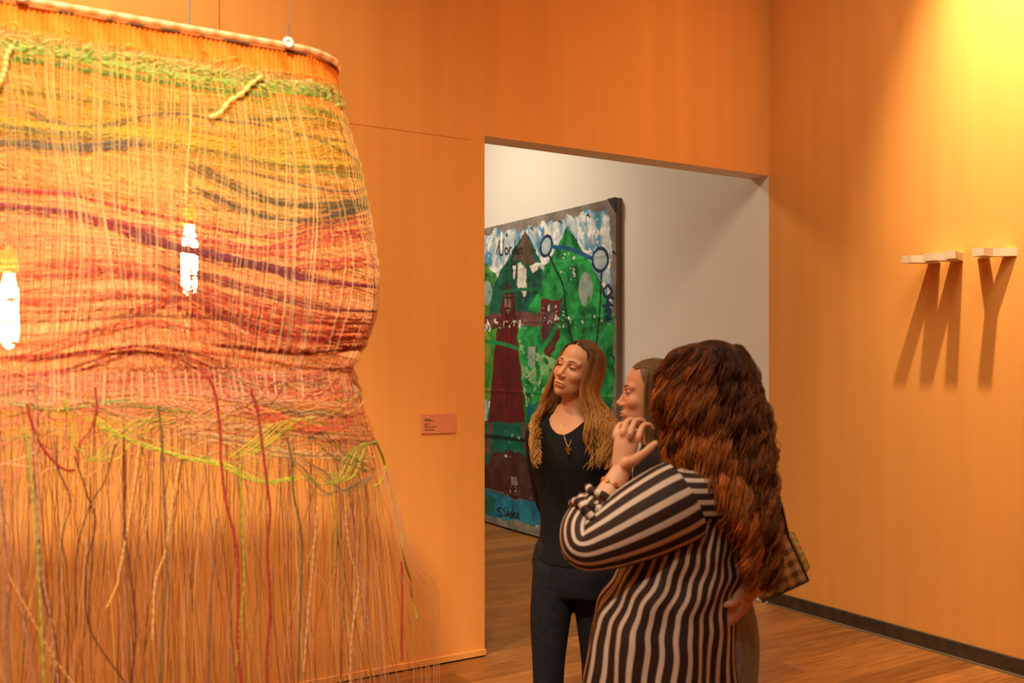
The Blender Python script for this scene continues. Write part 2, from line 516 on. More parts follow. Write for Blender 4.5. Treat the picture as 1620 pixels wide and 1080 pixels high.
def vnoise(sv, sz, seed):
    r = np.random.default_rng(seed)
    gx, gy = GV * sv, GZ * sz
    ix, iy = np.floor(gx).astype(int), np.floor(gy).astype(int); fx, fy = gx - ix, gy - iy
    fx, fy = fx * fx * (3 - 2 * fx), fy * fy * (3 - 2 * fy)
    tab = r.random((512, 512)); t = lambda a, b: tab[a % 512, b % 512]
    return (t(ix, iy) * (1 - fx) + t(ix + 1, iy) * fx) * (1 - fy) + (t(ix, iy + 1) * (1 - fx) + t(ix + 1, iy + 1) * fx) * fy

def fbm(s, seed, ax=1.0):
    return 0.5 * vnoise(s * ax, s, seed) + 0.3 * vnoise(2.1 * s * ax, 2.1 * s, seed + 1) + 0.2 * vnoise(4.3 * s * ax, 4.3 * s, seed + 2)

IMG = np.zeros((NV, NZ, 3))
edge = (fbm(9, 50) - 0.5) * 0.06; edge2 = (fbm(9, 60) - 0.5) * 0.06

def poly(pts, jitter=1.0):
    pts = np.asarray(pts); x, y = GV + edge * jitter, GZ + edge2 * jitter
    inside = np.zeros(GV.shape, bool); j = len(pts) - 1
    for i in range(len(pts)):
        xi, yi = pts[i]; xj, yj = pts[j]
        inside ^= ((yi > y) != (yj > y)) & (x < (xj - xi) * (y - yi) / (yj - yi + 1e-12) + xi)
        j = i
    return inside

def paint(mask, c1, c2=None, seed=1, s=8, alpha=1.0, ax=1.0):
    c1 = np.array(srgb(*c1)); c2 = c1 if c2 is None else np.array(srgb(*c2))
    f = np.clip((fbm(s, seed, ax) - 0.3) / 0.4, 0, 1)[..., None]
    c = c1 * (1 - f) + c2 * f
    IMG[mask] = (IMG * (1 - alpha) + c * alpha)[mask]

def stroke(pts, width, c, n=60, jitter=0.3):
    p = spline(pts, n) if len(pts) > 2 else np.linspace(pts[0], pts[1], n)
    m = np.zeros(GV.shape, bool)
    # pixels are about twice as long in v as they look, so measure in a stretched metric
    for a, b in zip(p[:-1], p[1:]):
        v0, v1 = min(a[0], b[0]) - width * 2, max(a[0], b[0]) + width * 2
        z0, z1 = min(a[1], b[1]) - width * 2, max(a[1], b[1]) + width * 2
        i0, i1 = np.searchsorted(gv, [v0, v1]); j0, j1 = np.searchsorted(gz, [z0, z1])
        if i1 <= i0 or j1 <= j0: continue
        X, Y = GV[i0:i1, j0:j1], GZ[i0:i1, j0:j1]
        d = np.array(b) - np.array(a); L2 = d @ d + 1e-12
        t = np.clip(((X - a[0]) * d[0] + (Y - a[1]) * d[1]) / L2, 0, 1)
        m[i0:i1, j0:j1] |= np.hypot(X - a[0] - t * d[0], Y - a[1] - t * d[1]) < width / 2
    IMG[m] = srgb(*c)

ALL = np.ones(GV.shape, bool)
paint(ALL, (140, 130, 122), (116, 106, 98), 2, 6)                                  # bare tarp
far = 2.2                                                                        # how far the painting runs on behind the doorway edge
L = V0 + 2.85
sky = [A(40, 545), A(60, 520), A(110, 488), A(150, 505), A(190, 475), A(222, 500), A(262, 470), A(300, 478), A(335, 448), A(380, 462), A(440, 425), A(470, 440), A(500, 415), A(560, 390), A(600, 405), A(640, 398), A(655, 560), A(652, 760), A(655, 900), A(655, 1000), B(596, 400), B(590, 700), (L, B(40, 760)[1]), (L, A(45, 520)[1])]
paint(poly(sky, 1.6), (205, 212, 214), (70, 140, 180), 5, 7, ax=1.6)
m = poly(sky, 1.6) & (fbm(11, 17, 1.8) > 0.60); paint(m, (232, 230, 224))
# left mountains
paint(poly([(L, A(40, 640)[1]), A(60, 650), A(110, 720), A(120, 1080), (L, A(40, 1080)[1])]), (20, 96, 50), (90, 168, 66), 7, 10)
paint(poly([A(240, 500), A(95, 740), A(60, 960), A(330, 960), A(330, 660)]), (14, 58, 44), (22, 104, 84), 8, 10)
paint(poly([A(240, 498), A(182, 640), A(300, 655)]), (100, 84, 70), (80, 66, 56), 9)
paint(poly([A(300, 655), A(345, 715), A(375, 640), A(345, 640)]), (225, 225, 215), (150, 190, 205), 10)
paint(poly([A(205, 660), A(248, 660), A(240, 800), A(232, 820), A(205, 770)], 1.5), (226, 222, 210), (200, 200, 190), 11)
paint(poly([A(180, 665), A(195, 665), A(192, 735), A(182, 725)]), (214, 210, 198))
paint(poly([A(265, 660), A(312, 650), A(305, 690), A(280, 690)]), (226, 222, 210))
# big right mountain and the meadow under it
paint(poly([A(440, 468), A(330, 690), A(320, 760), A(200, 960), B(60, 420), B(60, 780), B(330, 800), B(600, 800), B(622, 400), A(664, 1080), A(658, 900), A(630, 800), A(560, 660), A(490, 540)]), (4, 84, 44), (46, 170, 84), 12, 9)
m = poly([B(190, 100), B(380, 200), B(370, 420), B(235, 420)]) & (fbm(10, 21) > 0.50); paint(m, (120, 185, 110), (170, 205, 150), 13, 12)
paint(poly([(L, A(45, 965)[1]), A(103, 965), A(103, 1080), B(95, 200), B(70, 380), (L, B(40, 380)[1])]), (50, 140, 50), (130, 160, 50), 14)
paint(poly([B(240, 400), B(360, 370), B(360, 480), B(250, 470)]), (14, 105, 120), (20, 130, 110), 15)
# teal strip, earth and water
paint(poly([(L, B(40, 480)[1]), B(240, 470), B(250, 640), B(250, 700), (L, B(40, 660)[1])]), (0, 112, 84), (12, 96, 80), 16)
paint(poly([B(95, 606), B(190, 604), B(240, 640), B(300, 780), B(310, 830), B(200, 825), B(110, 790), (L, B(40, 745)[1]), (L, B(40, 600)[1]), B(60, 660)]), (92, 62, 60), (74, 30, 30), 18)
paint(poly([(L, B(40, 765)[1]), B(40, 765), B(120, 800), B(210, 832), B(330, 825), B(420, 850), B(620, 930), B(600, 1060), B(330, 952), B(150, 915), (L, B(40, 895)[1])]), (16, 110, 160), (40, 150, 180), 19)
paint(poly([(L, B(40, 800)[1]), B(40, 790), B(100, 830), B(80, 900), (L, B(40, 895)[1])]), (20, 110, 90), (30, 130, 110), 22)
m = ALL & (GZ < tv(800, 838)[1] - 0.0) & (fbm(6, 31) > -1); low = poly([(L + .2, B(40, 893)[1]), B(150, 920), B(330, 955), B(620, 1070), B(620, 1200), (L + .2, 0.0)]); paint(low, (150, 150, 138), (120, 122, 112), 23)
# figure with stretched arms
paint(poly([A(45, 905), A(80, 885), A(130, 880), A(130, 945), A(45, 950)]), (112, 72, 66), (96, 50, 46), 24)
paint(poly([A(195, 880), A(250, 885), A(318, 880), A(318, 945), A(200, 945)]), (124, 84, 80), (104, 60, 58), 25)
paint(poly([A(135, 780), A(160, 752), A(192, 775), A(203, 940), A(180, 960), A(130, 940), A(120, 860)]), (84, 30, 26), (70, 36, 28), 26)
paint(poly([A(142, 795), A(172, 795), A(176, 850), A(160, 895), A(144, 850)]), (140, 104, 96), (120, 90, 84), 27)
paint(poly([A(100, 900), A(205, 900), A(207, 1000), B(192, 80), B(208, 240), B(232, 480), B(62, 478), B(78, 300), B(98, 60)]), (104, 26, 28), (86, 22, 24), 28)
paint(poly([B(62, 480), B(84, 480), B(72, 620), B(50, 620)]), (112, 78, 72))
paint(poly([B(210, 480), B(234, 480), B(252, 640), B(232, 640)]), (112, 78, 72))
for pts in ([A(147, 812), A(156, 810)], [A(163, 812), A(171, 812)], [A(160, 812), A(158, 850)], [A(150, 862), A(168, 862)]): stroke(pts, 0.022, (60, 30, 30))
stroke([B(40, 540), B(130, 548), B(230, 560)], 0.03, (14, 40, 34))
# shield
sh = [A(322, 822), A(412, 816), A(408, 920), A(405, 1000), B(335, 188), B(306, 130), A(318, 1000), A(320, 920)]
paint(poly(sh), (116, 34, 44), (96, 30, 38), 29)
paint(poly([A(338, 842), A(398, 836), A(393, 950), A(390, 1010), B(336, 158), B(318, 110), A(332, 990), A(336, 920)]), (58, 44, 40), (96, 70, 66), 30, 14)
paint(poly([A(355, 900), A(378, 880), A(385, 960), A(362, 980)]), (120, 84, 82), (70, 50, 46), 33, 14)
stroke([A(395, 942), A(360, 1000), A(322, 1052)], 0.05, (30, 150, 84))
stroke([A(45, 1018), A(130, 1030), A(200, 1052)], 0.035, (24, 140, 80)); stroke([A(120, 790), A(200, 775), A(320, 770)], 0.03, (20, 104, 70))
# window in the mound
paint(poly([B(160, 712), B(202, 712), B(204, 770), B(162, 770)]), (70, 28, 30)); paint(poly([B(168, 722), B(194, 722), B(196, 760), B(170, 760)]), (170, 160, 155), (140, 120, 120), 34, 20)
# pale spots
for c, rx, ry, k in ((A(530, 772), 0.10, 0.14, 0), (A(60, 790), 0.10, 0.12, 0), (B(258, 180), 0.06, 0.085, 1)):
    d = ((GV - c[0]) / rx) ** 2 + ((GZ - c[1]) / ry) ** 2 if not k else np.maximum(np.abs(GV - c[0]) / rx, np.abs(GZ - c[1]) / ry)
    paint((d < 1) & (fbm(12, 37) > 0.3), (170, 180, 170), (140, 165, 150), 35)
# two discs on lines
NAVY = (24, 44, 84)
def ell(c, rx, ry, tilt):
    out = []
    for k in range(25):
        a = k / 24 * 2 * math.pi; x, y = rx * math.cos(a), ry * math.sin(a)
        out.append(A(c[0] + x * math.cos(tilt) - y * math.sin(tilt), c[1] + x * math.sin(tilt) + y * math.cos(tilt)))
    return out
for e in (ell((343, 567), 26, 48, 0.18), ell((600, 632), 36, 54, 0.06)):
    paint(poly(e, 0.3), (150, 178, 190), (186, 200, 200), 40, 14); stroke(e, 0.030, NAVY, 120)
stroke([A(372, 570), A(450, 580), A(560, 624)], 0.035, (24, 84, 130))
stroke([A(357, 612), A(395, 690), A(425, 765), A(440, 900), A(470, 1040)], 0.022, (16, 30, 40))
stroke([A(607, 690), A(602, 800), A(592, 930), A(580, 1040)], 0.022, (16, 34, 40))
# worn flakes along the folds
fl_ = fbm(26, 70, 0.7); fl2 = fbm(45, 75)
def flakes(c0, c1, half, thr):
    (va, za), (vb, zb) = c0, c1
    zz = za + (zb - za) * (GV - va) / (vb - va)
    m = (np.abs(GZ - zz) < half) & (fl_ + 0.4 * fl2 - 0.10 * np.abs(GZ - zz) / half > thr + 0.05) & (GV > min(va, vb)) & (GV < max(va, vb)); paint(m, (224, 224, 212))
flakes(A(400, 622), A(560, 610), 0.07, 0.85); flakes(A(418, 915), A(650, 915), 0.07, 0.86); flakes((L, A(45, 940)[1]), A(240, 935), 0.06, 0.79); flakes(A(330, 900), A(410, 905), 0.12, 0.84)
flakes(A(410, 700), A(480, 700), 0.05, 0.80); flakes(B(140, 545), B(240, 545), 0.08, 0.86); flakes(B(150, 780), B(290, 820), 0.05, 0.86); flakes(B(60, 640), B(240, 610), 0.04, 0.80); flakes(B(230, 930), B(330, 960), 0.06, 0.82)
# the writing: Norden, Osten, Sueden with its two dots
def word(fn, segs, w, c):
    for s in segs: stroke([fn(*q) for q in s], w, c)
BLK = (18, 20, 26)
word(A, [[(104, 606), (118, 560), (122, 540), (121, 600), (136, 608), (140, 560), (146, 534)],
         [(156, 575), (147, 590), (154, 606), (162, 590), (156, 575)], [(168, 606), (168, 578), (177, 576)],
         [(190, 580), (181, 592), (187, 606), (193, 596), (194, 540), (196, 604)],
         [(201, 592), (211, 586), (207, 576), (201, 590), (206, 605), (214, 600)], [(219, 604), (219, 580), (227, 578), (229, 603)]], 0.019, BLK)
word(A, [[(632, 758), (615, 780), (628, 808), (655, 785), (640, 757), (632, 758)]], 0.026, NAVY)
word(A, [[(652, 812), (632, 815), (640, 826), (630, 834), (650, 838)], [(660, 846), (612, 850)], [(640, 838), (642, 858)],
         [(640, 866), (634, 880), (650, 884), (648, 868), (628, 868), (624, 884)], [(650, 896), (626, 900), (640, 906), (650, 914), (624, 920)]], 0.022, NAVY)
word(B, [[(134, 872), (118, 862), (104, 870), (122, 884), (126, 898), (104, 894)], [(140, 872), (139, 890), (148, 896), (153, 876), (154, 896)],
         [(139, 862), (141, 862)], [(150, 864), (152, 864)], [(168, 882), (159, 892), (164, 904), (170, 894), (173, 860), (173, 906)],
         [(177, 896), (187, 890), (182, 882), (177, 894), (182, 908), (190, 904)], [(194, 910), (195, 890), (202, 890), (203, 914)]], 0.019, BLK)

IMG *= np.clip(0.45 + 1.1 * (0.55 * fbm(9, 95, 0.8) + 0.45 * fbm(26, 99, 0.6)), 0.4, 1.5)[..., None]
# the sheet itself, with fold creases and a slight billow
bil = 0.010 * (fbm(1.4, 90) - 0.5) * 2 + 0.004 * (fbm(5, 92) - 0.5)
for zf in (tv(850, 420)[1], tv(850, 508)[1], tv(820, 620)[1], tv(810, 690)[1], tv(800, 780)[1]): bil = bil - 0.0045 * np.exp(-((GZ - zf) / 0.014) ** 2)
for vf in (tv(800, 500)[0], tv(880, 500)[0]): bil = bil - 0.006 * np.exp(-((GV - vf) / 0.02) ** 2)
P = np.stack([TX + bil, GV, GZ], -1)
idx = np.arange(NV * NZ).reshape(NV, NZ)
q = np.stack([idx[:-1, :-1], idx[:-1, 1:], idx[1:, 1:], idx[1:, :-1]], -1).reshape(-1, 4)
M_TARP = mat('painted_tarp', attr=True, rough=0.55, spec=0.3, bump=(90, 0.2, 0.002))
M_TARPBACK = mat('bare_tarp', (0.19, 0.14, 0.105), 0.7, 0.2)
tarp = empty('painted_tarp', (TX, (V0 + V1) / 2, 0))
tag(tarp, 'large tarp painted with green mountains and a red figure, hung in the next room', 'painting')
org = np.array((TX, (V0 + V1) / 2, 0))
sheet = MB().add((P - org).reshape(-1, 3), quads=q, col=IMG.reshape(-1, 3)).obj('painted_sheet', M_TARP, parent=tarp, smooth=True, use_col=True)
bk = MB()
bk.box((0.012, V0 - org[1], Z0), (0.02, V1 - org[1], Z1))                                         # lining
bk.box((0.0, V0 - 0.004 - org[1], Z0), (-TX - 0.002, V0 + 0.004 - org[1], Z1)); bk.box((0.0, V1 - 0.004 - org[1], Z0), (-TX - 0.002, V1 + 0.004 - org[1], Z1))
bk.box((0.0, V0 - org[1], Z1 - 0.004), (-TX - 0.002, V1 - org[1], Z1 + 0.004))
bk.obj('folded_back_edge', M_TARPBACK, parent=tarp)
M_EYE = mat('eyelet_metal', (0.03, 0.03, 0.03), 0.4, 0.5)
ev = [tv(932, 340), tv(888, 350), tv(843, 361), tv(803, 371), tv(972, 398), tv(970, 470), tv(969, 560), tv(968, 640)]
em = MB(); lathe(em, [(0.0, 0.0), (0.011, 0.0), (0.013, 0.004), (0.008, 0.006), (0.0, 0.005)], n=10)
eme = em.mesh('eyelet', M_EYE, smooth=True)
for a, b in ev:
    o = bpy.data.objects.new('eyelet', eme); o.location = (-0.012, a - org[1], b); o.rotation_euler = (0, -math.pi / 2, 0); COL.objects.link(o); o.parent = tarp
c = MB(); c.add([(-0.014, V0 - 0.004 - org[1], Z1 + 0.006), (-0.014, V0 + 0.10 - org[1], Z1 + 0.006), (-0.014, V0 - 0.004 - org[1], Z1 - 0.12), (-0.006, V0 - 0.004 - org[1], Z1 + 0.006), (-0.006, V0 + 0.10 - org[1], Z1 + 0.006), (-0.006, V0 - 0.004 - org[1], Z1 - 0.12)],
      tris=[(0, 2, 1), (3, 4, 5)], quads=[(0, 1, 4, 3), (1, 2, 5, 4), (2, 0, 3, 5)])
c.obj('corner_patch', M_EYE, parent=tarp)

# ------------------------------------------------------------------ hanging woven artwork
RIM_Z = 2.42; LS = 1.42; RR = 0.18; UC = -3.90; VC = -1.88
PER = 2 * LS + 2 * math.pi * RR
W_ORG = np.array((-4.6, VC, 0.0))
E_TAB = np.array([(0.2, .27), (.70, .24), (1.05, .17), (1.316, .11), (1.404, .08), (1.51, .048), (1.58, .024), (1.642, .06), (1.722, .088), (1.846, .098), (2.005, .084), (2.164, .062), (2.314, .012), (2.384, -0.004), (2.5, 0.0)])

def path_ring(s):
    s = np.mod(s, PER); p = np.zeros(s.shape + (3,)); n = np.zeros(s.shape + (3,))
    a = s < LS
    p[a, 0] = UC - LS + s[a]; p[a, 1] = VC - RR; n[a, 1] = -1
    b = (~a) & (s < LS + math.pi * RR); t = (s - LS) / RR - math.pi / 2
    n[b, 0] = np.cos(t[b]); n[b, 1] = np.sin(t[b]); p[b, 0] = UC + RR * n[b, 0]; p[b, 1] = VC + RR * n[b, 1]
    c = (~a) & (~b) & (s < 2 * LS + math.pi * RR); d = s - LS - math.pi * RR
    p[c, 0] = UC - d[c]; p[c, 1] = VC + RR; n[c, 1] = 1
    e = ~(a | b | c); t = (s - 2 * LS - math.pi * RR) / RR + math.pi / 2
    n[e, 0] = np.cos(t[e]); n[e, 1] = np.sin(t[e]); p[e, 0] = UC - LS + RR * n[e, 0]; p[e, 1] = VC + RR * n[e, 1]
    return p, n

def wob(s, z):
    return 0.012 * np.sin(s * 5.1 + z * 4.0) + 0.008 * np.sin(s * 11 - z * 6 + 1.3)

def surf(s, z, off=0.0):
    s, z = np.broadcast_arrays(np.asarray(s, float), np.asarray(z, float))
    p, n = path_ring(s)
    e = np.interp(z, E_TAB[:, 0], E_TAB[:, 1])
    fade = np.clip((RIM_Z - z) / 0.25, 0, 1)
    p = p + n * (e + wob(s, z) * fade + off)[..., None]
    p[..., 2] = z
    return p

# look-up from picture position to place on the near side of the weaving
_s = np.linspace(0.05, LS + RR * 1.35, 420); _z = np.linspace(0.55, 2.42, 420)
_S, _Z = np.meshgrid(_s, _z, indexing='ij')
_px, _py = project(surf(_S, _Z))
_pts = np.stack([_px.ravel(), _py.ravel()], -1); _sz = np.stack([_S.ravel(), _Z.ravel()], -1)
def to_sz(px, py):
    d = (_pts[:, 0] - px) ** 2 + (_pts[:, 1] - py) ** 2
    return _sz[d.argmin()]

weave = empty('hanging_weaving', (W_ORG[0], W_ORG[1], 0.0))
tag(weave, 'large translucent woven net curtain with loose fringe hanging from an oval hoop', 'hanging artwork')
M_YARN = mat('dyed_yarn', attr=True, rough=0.75, spec=0.2, translucent=0.5)
M_FINE = mat('fine_nylon_thread', attr=True, rough=0.5, spec=0.4, translucent=0.5)
M_FRINGE = mat('clear_fringe_strand', attr=True, rough=0.45, spec=0.4, translucent=0.5)
def put(mb, name, m, kind=None, label=None, smooth=True, **kw):
    mb.v = [a - W_ORG for a in mb.v]
    o = mb.obj(name, m, parent=weave, smooth=smooth, use_col=True, **kw)
    if kind: o['kind'] = kind
    if label: o['label'] = label
    return o
C = lambda *a: np.array(srgb(*a))

# hoop: yarn-wrapped rod
s = np.linspace(0, PER, 420); ring = surf(s, np.full_like(s, RIM_Z)); 
hoop = MB(); hc = np.where((np.arange(420) % 5 < 3)[:, None], C(255, 226, 184), C(236, 192, 140))
tubes(hoop, ring[None], 0.0085, 8, hc[None]); put(hoop, 'hoop', M_YARN)
hb = MB(); ring2 = surf(s, np.full_like(s, RIM_Z - 0.014)); hc2 = np.where((wave_noise(s * 30, 4) > 0.1)[:, None], C(130, 96, 70), C(226, 150, 80))
tubes(hb, ring2[None], 0.0045, 5, hc2[None]); put(hb, 'lashing_cord', M_YARN)

# rust orange knitted band under the hoop
ns, nz = 1400, 9
ss = np.linspace(0, PER, ns, endpoint=False); zz = np.linspace(RIM_Z - 0.008, RIM_Z - 0.078, nz)
SS, ZZ = np.meshgrid(ss, zz, indexing='ij')
rib = 0.0022 * np.sin(SS / PER * 2 * math.pi * 330) + 0.0025 * wave_noise(SS * 40, 5) 
PB = surf(SS, ZZ, rib)
cb = C(232, 122, 34) + (C(246, 150, 52) - C(232, 122, 34)) * (0.5 + 0.5 * wave_noise(SS * 60 + ZZ * 20, 6))[..., None]
idx = np.arange(ns * nz).reshape(ns, nz); nx = np.roll(idx, -1, 0)
bandm = MB().add(PB.reshape(-1, 3), quads=np.stack([idx[:, :-1], idx[:, 1:], nx[:, 1:], nx[:, :-1]], -1).reshape(-1, 4), col=cb.reshape(-1, 3))
put(bandm, 'orange_knit_band', mat('knit_band', attr=True, rough=0.85, spec=0.1, translucent=0.35))

# fine warp threads all the way round
nw = 980; npnt = 44
s0 = (np.arange(nw) + RNG.uniform(-0.35, 0.35, nw)) * PER / nw
zt = np.linspace(RIM_Z - 0.07, 1.50, npnt)
S = s0[:, None] + 0.010 * np.sin(s0[:, None] * 9 + zt[None] * 7) + 0.004 * np.sin(s0[:, None] * 31 + zt[None] * 13) + RNG.normal(0, 0.0015, (nw, npnt)).cumsum(1) * 0.3
Zw = np.repeat(zt[None], nw, 0)
alt = np.where(RNG.random((nw, 1)) < 0.38, 0.0065, -0.002) + 0.0018 * np.cos(np.arange(npnt) * math.pi)[None]
pw = surf(S, Zw, alt)
tcol = np.stack([C(255, 200, 100), C(255, 224, 140), C(255, 230, 176), C(255, 224, 180), C(255, 222, 186)])
g = np.clip((RIM_Z - Zw) / 0.9 * 4, 0, 3.999); gi = g.astype(int); gf = (g - gi)[..., None]
cw = tcol[gi] * (1 - gf) + tcol[gi + 1] * gf
cw = cw * RNG.uniform(0.85, 1.1, (nw, 1, 1)) * np.where(RNG.random((nw, 1, 1)) < 0.15, np.array((1.0, 0.78, 0.66)), 1.0)
wm = MB(); tubes(wm, pw, RNG.uniform(0.0009, 0.0016, nw), 3, cw)
put(wm, 'warp_threads', M_FINE, 'stuff')

# plain weft threads that rise and fall together
nb = 210; npt = 330; s = np.linspace(0, PER, npt)
def flow(s, z):
    return 0.035 * np.sin(s * 3.6 + 0.9 + z * 2.2) + 0.014 * np.sin(s * 8.3 - z * 5)
zb = np.sort(RNG.uniform(1.52, 2.33, nb))
Zb = zb[:, None] + flow(s[None], zb[:, None]) * np.clip((2.36 - zb[:, None]) / 0.25, 0, 1) * np.clip((zb[:, None] - 1.48) / 0.15, 0.2, 1) + 0.0015 * RNG.normal(size=(nb, npt))
pb = surf(np.repeat(s[None], nb, 0), Zb, 0.002 * np.sin(np.arange(npt) * 1.9)[None] + 0.001)
lev = np.array([1.5, 1.62, 1.75, 1.9, 2.02, 2.15, 2.25, 2.4])
lc = np.stack([C(255, 190, 140), C(250, 160, 110), C(252, 176, 110), C(255, 200, 130), C(255, 210, 120), C(252, 214, 90), C(246, 210, 96), C(250, 200, 90)])
cbn = np.stack([np.interp(zb, lev, lc[:, k]) for k in range(3)], -1) * RNG.uniform(0.7, 1.2, (nb, 1))
keep = RNG.random((nb, npt)) > 0.0
bm_ = MB(); tubes(bm_, pb, RNG.uniform(0.0008, 0.0016, nb), 3, cbn)
put(bm_, 'fine_weft_threads', M_FINE, 'stuff')

